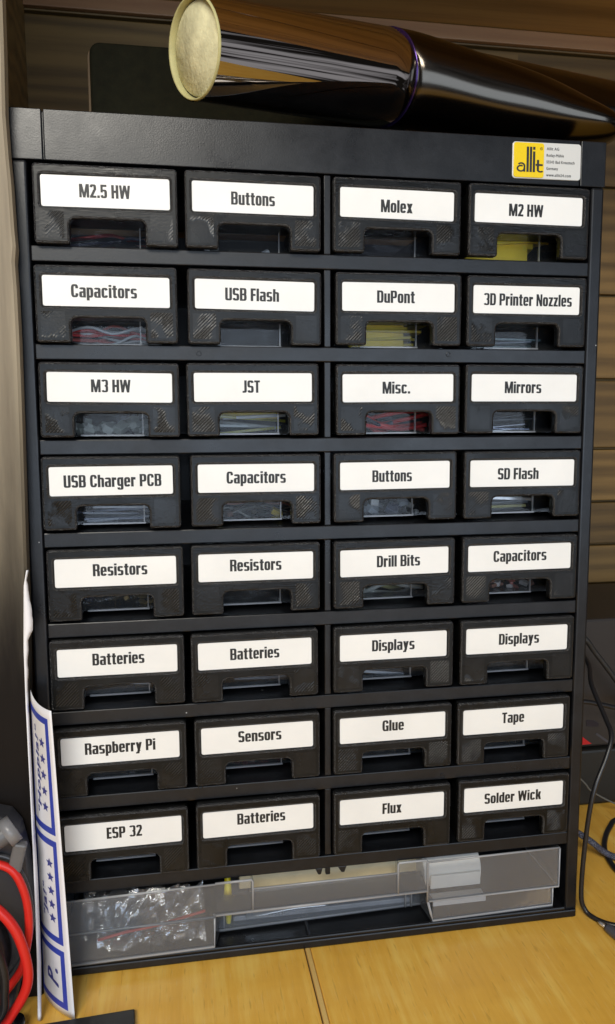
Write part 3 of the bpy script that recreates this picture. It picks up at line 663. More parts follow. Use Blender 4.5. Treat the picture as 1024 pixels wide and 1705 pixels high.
wires(1,0,[(0.6,0.03,0.03),(0.6,0.6,0.6),(0.55,0.55,0.55),(0.5,0.12,0.1)],'red and white wires inside the upper left Capacitors drawer',12)
bag(1,1,(0.16,0.16,0.18),'dark shiny bag inside the USB Flash drawer',5,op=0.3)
upright(1,2,-0.020,0.0100,0.0035,0.0002,0.0200,(0.66,0.47,0.004),'yellow_card','upright yellow card standing behind the front of the DuPont drawer','card')
upright(2,1,-0.022,0.0150,0.0035,0.0085,0.0210,(0.50,0.37,0.006),'yellow_card','dark yellow card at the back of the JST drawer opening','card')
sheets(1,2,[(0.62,0.46,0.01),(0.5,0.38,0.01)],'yellow slips of paper inside the DuPont drawer',4,'paper_slip',0.6,0.0014,6,top=0.014)
sheets(1,3,[(0.10,0.16,0.17),(0.05,0.07,0.10),(0.2,0.25,0.25)],'grey green boards inside the 3D Printer Nozzles drawer',3,'board_stack',0.3,0.0011,4,top=0.005)
bits(2,0,[(0.42,0.44,0.40),(0.32,0.34,0.30)],'row of clear plastic cups inside the M3 HW drawer',24,0.004)
sheets(2,1,[(0.26,0.25,0.02),(0.35,0.38,0.38),(0.3,0.31,0.3)],'clear strips and a yellow slip inside the JST drawer',5,'strip_stack',0.25,0.0015,6,top=0.013)
wires(2,2,[(0.65,0.02,0.02),(0.7,0.05,0.04),(0.03,0.03,0.05)],'bright red leads inside the Misc. drawer',7,rad=0.0012)
sheets(2,3,[(0.32,0.34,0.37),(0.10,0.11,0.15),(0.25,0.26,0.3)],'grey mirror sheets inside the Mirrors drawer',8,'mirror_stack',0.12,0.0008,6,metal=0.6)
sheets(3,0,[(0.06,0.08,0.14),(0.3,0.33,0.38),(0.04,0.05,0.08)],'blue grey circuit boards inside the USB Charger PCB drawer',9,'board_stack',0.25,0.0012,6,top=0.008)
wires(3,1,[(0.25,0.08,0.05),(0.3,0.3,0.28),(0.06,0.05,0.04)],'brown and pale component leads inside the fourth row Capacitors drawer',9,rad=0.0005)
bits(3,1,[(0.08,0.05,0.03),(0.12,0.06,0.04),(0.05,0.04,0.04),(0.07,0.05,0.03),(0.7,0.5,0.02)],'yellow and brown capacitors inside the fourth row Capacitors drawer',10,0.003)
bits(3,2,[(0.55,0.55,0.52),(0.3,0.33,0.36),(0.05,0.06,0.1)],'translucent white button caps inside the lower Buttons drawer',20,0.0036)
sheets(3,3,[(0.5,0.5,0.5),(0.22,0.2,0.06),(0.4,0.42,0.44)],'silver strips inside the SD Flash drawer',3,'strip_stack',0.18,0.0018,5,metal=0.4)
bag(4,0,(0.42,0.4,0.36),'clear bag of resistors inside the far left Resistors drawer',6)
bits(4,0,[(0.25,0.18,0.08),(0.05,0.06,0.12)],'tan and blue resistors inside the far left Resistors drawer',22,0.0024)
bag(4,1,(0.22,0.22,0.22),'grey clear bag inside the Resistors drawer beside the centre divider',7)
wires(4,2,[(0.35,0.36,0.33),(0.3,0.28,0.12)],'pale drill bits in tubes inside the Drill Bits drawer',6,name='drill_bit_set',rad=0.0014,cat='drill bits')
bits(4,3,[(0.28,0.06,0.04),(0.2,0.09,0.06),(0.5,0.45,0.42)],'reddish brown capacitors inside the fifth row Capacitors drawer',30,0.003)
sheets(5,0,[(0.6,0.6,0.62),(0.5,0.5,0.52)],'pale grey battery packs inside the far left Batteries drawer of the sixth row',2,'battery_pack',0.35,0.004,3,cat='batteries')
sheets(5,1,[(0.14,0.15,0.17),(0.09,0.09,0.10)],'dark grey battery packs inside the sixth row Batteries drawer by the divider',4,'battery_pack',0.3,0.004,3,cat='batteries')
sheets(5,2,[(0.5,0.51,0.53),(0.12,0.12,0.14)],'striped grey display modules inside the left Displays drawer',5,'display_module',0.25,0.0016,5,cat='displays')
sheets(5,3,[(0.04,0.04,0.045),(0.02,0.02,0.02)],'dark display modules inside the right Displays drawer',5,'display_module',0.3,0.0016,5,cat='displays')
bits(6,0,[(0.03,0.03,0.05),(0.06,0.06,0.09)],'dark board parts inside the Raspberry Pi drawer',16,0.004)
bits(6,1,[(0.5,0.02,0.06),(0.6,0.55,0.52),(0.35,0.02,0.04)],'dark red sensor boards inside the Sensors drawer',22,0.0035)
bits(6,2,[(0.08,0.07,0.06),(0.2,0.19,0.17)],'dark glue tubes inside the Glue drawer',12,0.005)
bits(6,3,[(0.03,0.03,0.03)],'dark tape reels inside the Tape drawer',12,0.005)
bits(7,0,[(0.03,0.035,0.04)],'dark modules inside the ESP 32 drawer',12,0.005)
sheets(7,1,[(0.34,0.31,0.27),(0.12,0.12,0.12)],'dull grey battery packs inside the lowest Batteries drawer',5,'battery_pack',0.3,0.004,3,cat='batteries')

# ---------------------------------------------------------------- wide clear drawer at the bottom
wd = bpy.data.objects.new('wide_drawer', None); COL.objects.link(wd); wd.parent = cab; wd.location = (0, 0, 0); wd.empty_display_size = 0.01
wd['label'] = 'wide frosted clear drawer with no card in the bottom slot'
def wpart(name, mb_, mats, **k):
    o = mb_.build(name, mats, wd, **k); o.matrix_parent_inverse = Matrix.Translation(-Vector(cab.location)); return o
zf, zs, zt = 0.0068, 0.0240, 0.0432
lo_ = [(0.006, 0.125), (0.0035, -0.0020), (0.0785, -0.0006), (0.0815, 0.0125), (0.1985, 0.0165), (0.2000, -0.0002), (0.2724, 0.0012), (0.2710, 0.125)]
def wall(mb_, pts, z0, z1, out=0.0, sub=1):
    V = []
    for x, y in pts: V += [(x, y, z0), (x, y, z1)]
    mb_.add(V, [(2*i, 2*i+2, 2*i+3, 2*i+1) for i in range(len(pts)-1)])
def at_z(x0, z0): return z0
mb = MB()
zsl = 0.0250; zsr = 0.0165
# lower walls of the two bays and the recessed middle
wall(mb, lo_[0:2], zf, zsl); wall(mb, lo_[1:4], zf, zsl); wall(mb, [lo_[3], lo_[4]], zf, 0.0272); wall(mb, [lo_[4], lo_[5], lo_[6], lo_[7]], zf, 0.0200)
# upper walls, stepped out a little
upl = [(0.0045, 0.125), (0.0020, -0.0034), (0.0794, -0.0020)]; upr = [(0.1965, -0.0010), (0.2752, -0.0004), (0.2738, 0.125)]
wall(mb, upl, zsl, zt-0.0002); wall(mb, upr, 0.0200, zt)
mb.add([(0.0035, -0.002, zsl), (0.0785, -0.0006, zsl), (0.0794, -0.0020, zsl), (0.0020, -0.0034, zsl)], [(0, 1, 2, 3)])
mb.add([(0.2000, -0.0002, 0.0200), (0.2724, 0.0012, 0.0200), (0.2752, -0.0004, 0.0200), (0.1965, -0.001, 0.0200)], [(0, 1, 2, 3)])
# floor and back
mb.add([(x, y, zf) for x, y in lo_], [tuple(range(len(lo_)))])
mb.add([(0.006, 0.125, zf), (0.271, 0.125, zf), (0.2738, 0.125, zt), (0.0045, 0.125, zt)], [(0, 1, 2, 3)])
wpart('tray', mb, M_TRAY, solid=0.0011)
# finger grip: flat lip between the bays with two taller tabs
mb = MB()
wall(mb, [(0.0794, -0.0020), (0.0990, -0.0016)], 0.0262, 0.0437); wall(mb, [(0.0990, -0.0016), (0.1795, -0.0012)], 0.0262, 0.0385); wall(mb, [(0.1795, -0.0012), (0.1965, -0.0010)], 0.0262, 0.0442)
mb.add([(0.0794, -0.002, 0.0264), (0.1965, -0.001, 0.0264), (0.1985, 0.0165, 0.0272), (0.0815, 0.0125, 0.0272)], [(0, 1, 2, 3)])
mb.add([(0.0990, -0.0016, 0.0437), (0.0990, -0.0016, 0.0264), (0.0990, 0.003, 0.0264), (0.0990, 0.003, 0.0437)], [(0, 1, 2, 3)])
mb.add([(0.1795, -0.0012, 0.0442), (0.1795, -0.0012, 0.0264), (0.1795, 0.003, 0.0264), (0.1795, 0.003, 0.0442)], [(0, 1, 2, 3)])
wpart('finger_grip', mb, M_TRAY, solid=0.0011)
mb = MB()
def rim(pts, r=0.0006): mb.tube(pts, r, 6, 0, 1)
rim([(0.0020, -0.0034, zt), (0.0794, -0.002, zt+0.0004)]); rim([(0.0794, -0.002, 0.0440), (0.0985, -0.0016, 0.0440), (0.0992, -0.0016, 0.0430), (0.0992, -0.0016, 0.0264)], 0.0007)
rim([(0.0794, -0.002, 0.0262), (0.1965, -0.001, 0.0262)], 0.0008); rim([(0.099, -0.0016, 0.0387), (0.1795, -0.0012, 0.0387)], 0.0006)
rim([(0.1795, -0.0012, 0.0264), (0.1795, -0.0012, 0.0440), (0.1803, -0.0012, 0.0446), (0.1955, -0.001, 0.0446), (0.1965, -0.001, 0.0430), (0.1965, -0.001, 0.02)], 0.0007)
rim([(0.1965, -0.001, zt), (0.2752, -0.0004, zt+0.0003)]); rim([(0.2752, -0.0004, zt), (0.2752, -0.0004, 0.0200), (0.1975, -0.001, 0.0200)], 0.0007)
rim([(0.2724, 0.0012, 0.0200), (0.2724, 0.0012, zf+0.001), (0.2000, -0.0002, zf+0.0008), (0.1990, 0.000, 0.012), (0.1970, 0.000, 0.020)], 0.0008)
rim([(0.2752, -0.0004, 0.0200), (0.2745, 0.05, 0.0200), (0.2738, 0.125, 0.0200)], 0.0006); rim([(0.0020, -0.0034, zsl), (0.0785, -0.0012, zsl)], 0.0005)
rim([(0.0035, -0.0020, zf+0.0006), (0.0785, -0.0006, zf+0.0008), (0.0788, -0.0006, 0.0262)], 0.0008); rim([(0.0815, 0.0125, zf+0.0006), (0.1985, 0.0165, zf+0.0006)], 0.0006)
rim([(0.0845, 0.0135, zf), (0.0845, 0.0135, 0.026)], 0.0005); rim([(0.1890, 0.0155, zf), (0.1890, 0.0155, 0.026)], 0.0006); rim([(0.1925, 0.0155, zf), (0.1925, 0.0155, 0.026)], 0.0006)
wpart('rim', mb, M_TRAY_RIM)

# things lying in the wide drawer
def crumple(name, x0, x1, y0, y1, z0, dz, seed, label, red=True):
    o = thing(name, ((x0+x1)/2, (y0+y1)/2, z0), label, 'bag'); cx, cy = (x0+x1)/2, (y0+y1)/2
    mbs = MB(); nx, ny = 20, 9; V = []; jr = random.Random(int(seed*10))
    for j in range(ny):
        for i in range(nx):
            u = i/(nx-1); v = j/(ny-1)
            q = noise.fractal(Vector((u*7+seed, v*5, seed)), 0.9, 2.1, 4); q2 = noise.noise(Vector((u*16, v*12, seed+9)))
            V.append((x0+(x1-x0)*u-cx+0.001*q2+jr.uniform(-.0006,.0006), y0+(y1-y0)*v-cy+0.0055*q+0.002*q2+jr.uniform(-.0006,.0006), dz*v+0.002*q+0.002+jr.uniform(-.0006,.0006)))
    mbs.add(V, [(j*nx+i, j*nx+i+1, (j+1)*nx+i+1, (j+1)*nx+i) for j in range(ny-1) for i in range(nx-1)], 0, False)
    mbs.build('film', M_BAG, o)
    if red:
        mr = MB(); j = int(ny*0.45)
        P = [Vector((x0+(x1-x0)*k/4-cx, y0-cy-0.0008, dz*(0.30+0.10*k)+0.001+0.0005*math.sin(k*2))) for k in range(5)]
        mr.tube(P, 0.0008, 6, 0, 2); mr.build('zip_strip', simple('red_zip', (0.6, 0.08, 0.06), 0.4), o)
    return o
crumple('zip_bag', 0.018, 0.074, 0.003, 0.016, 0.0085, 0.024, 3.3, 'crumpled clear zip bag with a red seal in the left bay of the wide drawer')
crumple('plastic_bag', 0.008, 0.066, 0.016, 0.03, 0.0085, 0.022, 8.1, 'crumpled clear bag behind the zip bag in the wide drawer', False)
o = thing('yellow_marker', (0.0872, 0.0165, 0.0215), 'slim yellow stick standing at the left end of the finger grip in the wide drawer', 'marker')
mb = MB(); mb.tube([(0, 0.000, -0.0130), (0, 0.000, -0.007), (0, 0.001, 0.0), (0, 0.004, 0.010), (0, 0.008, 0.019)], [0.0012, 0.0019, 0.0026, 0.0018, 0.0014], 10); mb.build('shaft', simple('yellow_plastic', (0.9, 0.74, 0.01), 0.35), o)
o = thing('cream_ruler', (0.15, 0.040, 0.0270), 'long cream bar lying along the middle of the wide drawer', 'bar')
mb = MB(); mb.cbox((0, 0, 0), (0.112, 0.030, 0.010)); mb.build('bar', simple('cream_plastic', (0.85, 0.76, 0.52), 0.4, vary=0.1, bscale=200), o, 0.0008)
mb = MB(); mb.cbox((0, -0.008, -0.0125), (0.10, 0.010, 0.010)); mb.build('clear_sleeve', M_CLEAR_EDGE, o, 0.0006)
M_STEEL = simple('bright_steel', (0.78, 0.79, 0.80), 0.3, 0.75, vary=0.1, bscale=300)
o = thing('hobby_saw', (0.124, 0.0185, 0.0135), 'small steel hobby saw with teeth in the middle of the wide drawer', 'saw')
mb = MB(); mb.cbox((-0.013, 0, 0), (0.028, 0.002, 0.006), 0, (0.2, -0.12, 0.05))
for k in range(12): mb.cbox((-0.0255+k*0.0018, -0.0008, -0.0037-0.0002*k*0), (0.0009, 0.0014, 0.0012), 0, (0.2, 0.78, 0))
mb.build('blade', M_STEEL, o)
mb = MB(); mb.tube([(0.0, 0, 0.001), (0.012, 0.0005, 0.002), (0.022, 0.001, 0.003)], [0.0022, 0.0030, 0.0022], 10); mb.tube([(0.022, 0.001, 0.003), (0.036, 0.002, 0.004)], [0.0026, 0.0026], 10, 0, 1); mb.build('handle', M_STEEL, o)
o = thing('tweezers', (0.122, 0.0175, 0.0088), 'thin steel tweezers lying below the saw in the wide drawer', 'tweezers')
mb = MB(); mb.tube([(-0.02, 0, 0.001), (0.0, 0.002, 0.002), (0.022, 0.002, 0.002)], [0.0005, 0.0011, 0.0008], 8); mb.tube([(-0.02, 0.004, 0.001), (0.0, 0.004, 0.002), (0.022, 0.002, 0.002)], [0.0005, 0.0011, 0.0008], 8); mb.build('arms', M_STEEL, o)
o = thing('paper_roll', (0.2150, 0.0165, 0.0250), 'white paper roll behind the right bay of the wide drawer', 'roll')
mb = MB(); mb.tube([(-0.017, 0.002, 0.003), (0.017, 0.002, 0.004)], [0.0100, 0.0100], 28, 0, 1); mb.cbox((0.001, -0.0090, 0.0005), (0.030, 0.0012, 0.008))
mb.build('roll', simple('white_roll_paper', (0.88, 0.87, 0.82), 0.6, vary=0.06, bscale=200), o, 0.0007)
o = thing('white_strip', (0.2165, 0.0085, 0.0140), 'narrow white strip under the white paper roll', 'strip')
mb = MB(); mb.cbox((0, 0, 0), (0.034, 0.008, 0.003)); mb.build('strip', simple('white_strip_plastic', (0.8, 0.8, 0.8), 0.5), o, 0.0004)
o = thing('clear_sleeve_pack', (0.142, 0.052, 0.0085), 'flat pale packet lying on the floor in the middle of the wide drawer', 'packet')
mb = MB(); mb.cbox((0, 0, 0), (0.104, 0.066, 0.003)); mb.build('packet', simple('pale_packet', (0.42, 0.42, 0.44), 0.3, vary=0.3, bscale=150), o, 0.0005)

# ---------------------------------------------------------------- film roll on top, case behind it
def loft(mb, rings, seg=48, mi=0, caps=True):
    """rings: (centre, axis, ru, rv)"""
    V = []
    for c, ax, ru, rv in rings:
        ax = Vector(ax).normalized(); u = Vector((-ax.y, ax.x, 0)).normalized(); v = ax.cross(u).normalized()
        for j in range(seg):
            a = 2*math.pi*j/seg; V.append(Vector(c)+u*math.cos(a)*ru+v*math.sin(a)*rv)
    n = len(rings)
    F = [(i*seg+j, i*seg+(j+1) % seg, (i+1)*seg+(j+1) % seg, (i+1)*seg+j) for i in range(n-1) for j in range(seg)]
    mb.add(V, F, mi, True)
    if caps: mb.add([V[j] for j in range(seg)], [tuple(range(seg))[::-1]], mi); mb.add([V[(n-1)*seg+j] for j in range(seg)], [tuple(range(seg))], mi)
P0 = Vector((0.0766, -0.010, 0.4546)); P1 = Vector((0.1823, 0.050, 0.4727)); AX = (P1-P0).normalized()
roll = thing('film_roll', P0, 'dark mirror film roll with yellow foam end lying on top of the cabinet', 'film roll')
def rp(name, mb_, mats, **k):
    o = mb_.build(name, mats, roll, **k); o.matrix_parent_inverse = Matrix.Translation(-P0); return o
# foam plug, recessed in a foam-coloured sleeve
mb = MB(); R0 = 0.0212
loft(mb, [(P0+AX*t_, AX, r, r) for t_, r in ((0.0035, R0-0.0012), (0.0, R0-0.0010), (-0.0006, R0-0.0004), (0.0, R0), (0.012, R0+0.0002))], caps=False)
rp('foam_sleeve', mb, M_FOAM_RIM)
mb = MB(); loft(mb, [(P0+AX*0.0028, AX, R0-0.0019, R0-0.0019), (P0+AX*0.0022, AX, R0-0.0022, R0-0.0022), (P0+AX*0.0021, AX, 0.0001, 0.0001)], caps=False); rp('foam_plug', mb, M_FOAM)
mb = MB(); loft(mb, [(P0+AX*0.0032, AX, R0-0.0009, R0-0.0009), (P0+AX*0.0030, AX, R0-0.0021, R0-0.0021)], caps=False); rp('plug_gap', mb, M_DARKLINE)
LEN = (P1-P0).length
mb = MB(); rings = []
for k in range(9):
    f = k/8; rings.append((P0+AX*(0.0004+f*(LEN-0.0004)), AX, R0+0.0004+0.0028*f, R0+0.0004+0.0028*f))
rings += [(P1+AX*0.0004, AX, 0.0242, 0.0242)]
loft(mb, rings, 64, caps=False); rp('film', mb, M_FILM)
# inner roll that carries on to the right behind the loose sheet
P2 = Vector((0.372, 0.150, 0.502)); A2 = (P2-P1).normalized()
mb = MB(); loft(mb, [(P1-AX*0.004, AX, 0.0212, 0.0212), (P1+A2*0.02, A2, 0.0212, 0.0212), (P2, A2, 0.0205, 0.0205)], 48); rp('inner_roll', mb, M_FILM_DULL)
# loose outer turn: drapes over to the front right and narrows to a rounded tip
seq = [((0.1823, 0.0500, 0.4727), 0.0247, 0.0247), ((0.1960, 0.0510, 0.4722), 0.0245, 0.0243), ((0.2160, 0.0500, 0.4690), 0.0238, 0.0232), ((0.2380, 0.0480, 0.4640), 0.0225, 0.0212),
       ((0.2600, 0.0450, 0.4588), 0.0210, 0.0188), ((0.2800, 0.0420, 0.4545), 0.0195, 0.0160), ((0.2960, 0.0390, 0.4508), 0.0178, 0.0130), ((0.3070, 0.0365, 0.4482), 0.0150, 0.0098), ((0.3130, 0.0350, 0.4470), 0.0105, 0.0062), ((0.3150, 0.0345, 0.4466), 0.004, 0.0025)]
rings = []
for i, (c, ru, rv) in enumerate(seq):
    a = Vector(seq[min(i+1, len(seq)-1)][0])-Vector(seq[max(i-1, 0)][0]); rings.append((c, a if i else AX, ru, rv))
mb = MB(); loft(mb, rings, 64, caps=True)
for i, v in enumerate(mb.v):
    q = noise.noise(Vector(v)*38); k = min(1, max(0, (v[0]-0.195)/0.05)); mb.v[i] = (v[0], v[1]-0.0022*q*k, v[2]+0.0022*q*k)
lo = rp('loose_film', mb, M_FILM_DULL); sm = lo.modifiers.new('sub', 'SUBSURF'); sm.levels = 1; sm.render_levels = 2
mb = MB(); loft(mb, [(P1-AX*0.0003, AX, 0.0243, 0.0243), (P1-AX*0.0001, AX, 0.0248, 0.0248), (P1+AX*0.0004, AX, 0.0248, 0.0248)], 64, caps=False); rp('film_edge', mb, simple('violet_film_edge', (0.06, 0.03, 0.14), 0.2, 0.8))

o = thing('dark_case', (0.10, 0.11, TOP), 'dark olive case with rounded corners standing on the cabinet behind the film roll', 'case')
V, F = plate_mesh([rr_loop(-0.078, 0.105, -0.006, 0.0695, 0.006, 6)], 0.022, 0.0015)
mb = MB(); mb.add(V, F); mb.build('body', simple('dark_olive_vinyl', (0.010, 0.0095, 0.004), 0.8, bumpamt=0.3, bscale=600, vary=0.25, spec=0.12), o)
V, F = plate_mesh([rr_loop(-0.0800, 0.107, -0.006, 0.0713, 0.007, 6), rr_loop(-0.0785, 0.1055, -0.0052, 0.0700, 0.006, 6)], 0.0012, 0.0004)
mb = MB(); mb.add([(a, b2-0.012, c) for a, b2, c in V], F); mb.build('piping', simple('brown_piping', (0.16, 0.10, 0.045), 0.6), o)

# ---------------------------------------------------------------- printed card strip and white sheet at the left
LB0, LT0 = Vector((-0.0094, -0.0030)), Vector((-0.0094, -0.0015))
def flyer(t_, z):
    f = z/0.154
    a = Vector((-0.0092, -0.0045)).lerp(Vector((-0.0090, -0.0035)), f); b = Vector((-0.0060, -0.0207)).lerp(Vector((-0.0058, -0.0205)), f)
    c = Vector((0.0099, -0.0321)).lerp(Vector((0.0049, -0.0300)), f)
    q = a*(1-t_)**2+b*2*t_*(1-t_)+c*t_*t_
    zz = z + (0.006*(1-t_)**2 if z > 0.10 else 0)*((z-0.10)/0.054 if z > 0.10 else 0)
    return Vector((q.x, q.y, zz+0.0004))
fl = thing('printed_card_strip', (0.0, -0.02, 0.0), 'curling white card strip with blue frames and stars leaning on the cabinet', 'card strip')
def fpart(name, mb_, mats, **k):
    o = mb_.build(name, mats, fl, **k); o.matrix_parent_inverse = Matrix.Translation((0, 0.02, 0)); return o
mb = MB(); nt_, nz = 18, 40; V = [flyer(i/(nt_-1), 0.154*j/(nz-1)) for j in range(nz) for i in range(nt_)]
mb.add(V, [(j*nt_+i, j*nt_+i+1, (j+1)*nt_+i+1, (j+1)*nt_+i) for j in range(nz-1) for i in range(nt_-1)], 0, True)
fpart('sheet', mb, M_WHITE, solid=0.00025)
def onf(t_, z, lift=0.0003):
    p = flyer(t_, z); d = (flyer(min(t_+0.01, 1), z)-flyer(max(t_-0.01, 0), z)); nrm = Vector((d.y, -d.x, 0)).normalized()
    return p+nrm*lift
def fbox(mb_, t0, t1, z0, z1, lift=0.0003, n=8, m=10):
    V = [onf(t0+(t1-t0)*i/n, z0+(z1-z0)*j/m, lift) for j in range(m+1) for i in range(n+1)]
    mb_.add(V, [(j*(n+1)+i, j*(n+1)+i+1, (j+1)*(n+1)+i+1, (j+1)*(n+1)+i) for j in range(m) for i in range(n)])
panels = [(0.0925, 0.1495), (0.0370, 0.0895), (0.0035, 0.0340)]
mb = MB(); bt = 0.09; bz = 0.0032; ta, tb = 0.16, 0.90
for z0, z1 in panels:
    fbox(mb, ta, ta+bt, z0, z1, n=3, m=16); fbox(mb, tb-bt*0.9, tb, z0, z1, n=3, m=16); fbox(mb, ta+bt, tb-bt*0.9, z0, z0+bz, m=1); fbox(mb, ta+bt, tb-bt*0.9, z1-bz, z1, m=1)
fpart('blue_frame', mb, M_BLUE)
def star(t_, z, r=0.0026):
    mb = MB()
    V = [onf(t_, z, 0.00035)]
    for k in range(10):
        a = math.radians(36*k); q = r if k % 2 == 0 else r*0.45
        V.append(onf(t_+q*math.sin(a)/0.034*1.25, z+q*math.cos(a), 0.00035))
    mb.add(V, [(0, k+1, (k+1) % 10+1) for k in range(10)]); fpart('star', mb, M_BLUE2)
for k in range(5): star(0.685, 0.1050+k*0.0078, 0.0025)
for k in range(5): star(0.70, 0.0490+k*0.0070, 0.0025)
def ftext(txt, t_, zc, length, h, sx=0.9):
    mb = MB(); V, F, tw = text_mesh(txt, 'semi', sx)
    mb.add([onf(t_-(b2*h)/0.034, zc+a*length/tw+b2*h*0.25, 0.00036+k*0.00001) for a, b2, k in V], F); fpart('lettering', mb, M_BLUE2)
ftext('"Hoppla!"', 0.50, 0.1210, 0.0420, 0.0055); ftext('"Ja!"', 0.50, 0.0560, 0.0170, 0.0050)
ftext('P.', 0.60, 0.0190, 0.0095, 0.0130)
# white sheet standing between the upright and the strip; torn at the top
shL = [(-0.0054, -0.0145, 0.2201), (-0.0074, -0.0145, 0.2101), (-0.0088, -0.0145, 0.1798), (-0.0090, -0.0150, 0.1503), (-0.0078, -0.0200, 0.1141), (-0.0068, -0.026, 0.072), (-0.0065, -0.030, 0.0318), (-0.0076, -0.030, 0.0006)]
shR = [(-0.0050, -0.0135, 0.2201), (-0.0059, -0.0135, 0.2129), (-0.0057, -0.0135, 0.2072), (-0.0048, -0.0135, 0.2014), (-0.0042, -0.0135, 0.1927), (-0.0045, -0.0135, 0.1877), (-0.0067, -0.0135, 0.1841), (-0.0074, -0.0135, 0.1739), (-0.0081, -0.0135, 0.1562), (-0.0074, -0.0170, 0.1112), (-0.0060, -0.0220, 0.0696), (-0.0056, -0.0260, 0.0288), (-0.006, -0.030, 0.0006)]
def interp(L, z):
    for a, b in zip(L[:-1], L[1:]):
        if a[2] >= z >= b[2]:
            f = (a[2]-z)/(a[2]-b[2]); return Vector(a).lerp(Vector(b), f)
    return Vector(L[0] if z > L[0][2] else L[-1])
mb = MB(); V = []; n = 90
for i in range(n+1):
    z = 0.2175-(0.2165)*i/n; a = interp(shL, z); b = interp(shR, z)
    if z > 0.165: b.x += 0.0006*noise.noise(Vector((z*900, 0, 0)))+0.0004*noise.noise(Vector((z*2600, 3, 0)))
    V += [a, (a+b)/2+Vector((0, -0.0004, 0)), b]
mb.add(V, [(3*i+j, 3*i+j+1, 3*i+j+4, 3*i+j+3) for i in range(n) for j in range(2)], 0, True)
o = mb.build('torn_white_sheet', M_WHITE, solid=0.0003); tag(o, 'narrow white sheet with a torn upper edge standing against the left side of the cabinet', 'paper')

# ---------------------------------------------------------------- test leads and case at the lower left
M_RED = simple('red_silicone', (0.62, 0.02, 0.015), 0.35); M_BLK = simple('black_rubber', (0.012, 0.012, 0.014), 0.35); M_GRY = simple('grey_plastic', (0.11, 0.11, 0.115), 0.4, vary=0.15)
M_CASE = simple('case_dark_grey', (0.028, 0.029, 0.034), 0.35, bumpamt=0.2, bscale=500)
o = thing('test_meter', (-0.05, -0.035, 0.0), 'dark grey rounded meter case with a grey grip at the lower left edge', 'meter')
V, F = plate_mesh([[(x+0.05, z) for x, z in ((-0.12, 0.0008), (-0.020, 0.0008), (-0.0145, 0.022), (-0.0108, 0.0342), (-0.0085, 0.0586), (-0.0095, 0.082), (-0.0125, 0.097), (-0.017, 0.1035), (-0.025, 0.106), (-0.12, 0.106))]], 0.007, 0.002, 2)
mb = MB(); mb.add([(a, b2+0.013, c) for a, b2, c in V], F); mb.build('body', M_CASE, o)
mb = MB(); mb.tube([(0.000, -0.006, 0.088), (0.022, 0.0, 0.0945), (0.0345, 0.004, 0.0990)], [0.0062, 0.0056, 0.0050], 20, 0, 4); mb.build('grip', M_GRY, o)
mb = MB(); mb.tube([(0.0322, 0.003, 0.0975), (0.0365, 0.005, 0.1000)], [0.0068, 0.0064], 20, 0, 1); mb.build('grip_collar', simple('light_grey_collar', (0.20, 0.20, 0.21), 0.35), o)
mb = MB(); mb.cbox((0.0375, 0.003, 0.0865), (0.006, 0.005, 0.014), 0, (0, 0.25, 0)); mb.build('latch', M_GRY, o, 0.001)
mb = MB(); mb.tube([(0.0, -0.003, 0.040), (0.0, 0.004, 0.040)], [0.030, 0.032], 40, 0, 1); mb.build('dial', M_CASE, o)
def cable(name, pts, r, mat, label, cat='cable', seg=12, grp=None):
    o = MB().tube(pts, r, seg, 0, 8).build(name, mat); return tag(o, label, cat, grp)
cable('test_lead', [(-0.060, -0.031, 0.078), (-0.0357, -0.034, 0.083), (-0.0278, -0.034, 0.0851), (-0.02, -0.034, 0.0843), (-0.0136, -0.034, 0.0792), (-0.0094, -0.034, 0.0668), (-0.0087, -0.034, 0.0517), (-0.011, -0.034, 0.0384), (-0.0146, -0.033, 0.0282), (-0.03, -0.031, 0.008)], 0.0019, M_RED, 'red test lead looping closest to the dark meter case', 'cable')
cable('test_lead', [(-0.07, -0.040, 0.068), (-0.0342, -0.043, 0.0733), (-0.0266, -0.043, 0.0724), (-0.0192, -0.043, 0.0672), (-0.0124, -0.043, 0.0562), (-0.0086, -0.043, 0.0409), (-0.0091, -0.043, 0.029), (-0.015, -0.043, 0.0178), (-0.0232, -0.043, 0.0099), (-0.05, -0.043, 0.0026)], 0.0023, M_RED, 'bright red test lead looping in front, low at the left edge', 'cable')
cable('test_lead', [(-0.06, -0.048, 0.062), (-0.0264, -0.048, 0.0578), (-0.0215, -0.048, 0.0542), (-0.0178, -0.048, 0.0421), (-0.0178, -0.048, 0.0303), (-0.0207, -0.048, 0.0188), (-0.04, -0.048, 0.003)], 0.0020, M_BLK, 'black test lead in front of the red loops at the left edge', 'cable')
cable('test_lead', [(-0.06, -0.028, 0.086), (-0.0283, -0.0295, 0.0892), (-0.0231, -0.030, 0.0872), (-0.0153, -0.030, 0.0835), (-0.0096, -0.030, 0.0709), (-0.0079, -0.030, 0.0541), (-0.0108, -0.030, 0.0392), (-0.018, -0.030, 0.0264), (-0.035, -0.030, 0.006)], 0.0012, simple('shiny_grey_black_cable', (0.05, 0.05, 0.055), 0.22), 'thin dark grey lead arching around the red loops', 'cable')
mb = MB(); mb.cbox((0, 0, 0.0018), (0.060, 0.030, 0.003), 0, (0, 0, math.radians(3)))
o = mb.build('black_strap', simple('black_strap_plastic', (0.01, 0.01, 0.011), 0.4), bevel=0.0006); o.location = (0.0090, -0.0500, 0.0004); tag(o, 'flat black piece on the table below the printed card strip', 'strap')
mb = MB(); V, F = plate_mesh([rr_loop(-0.03, 0.03, -0.03, 0.03, 0.006, 6)], 0.0035, 0.001); mb.add([(a, c, -b2+0.0036) for a, b2, c in V], F)
o = mb.build('black_phone', simple('gloss_black', (0.008, 0.008, 0.01), 0.08)); o.location = (-0.0420, -0.0600, 0.0004); tag(o, 'glossy black flat device at the bottom left corner', 'device')

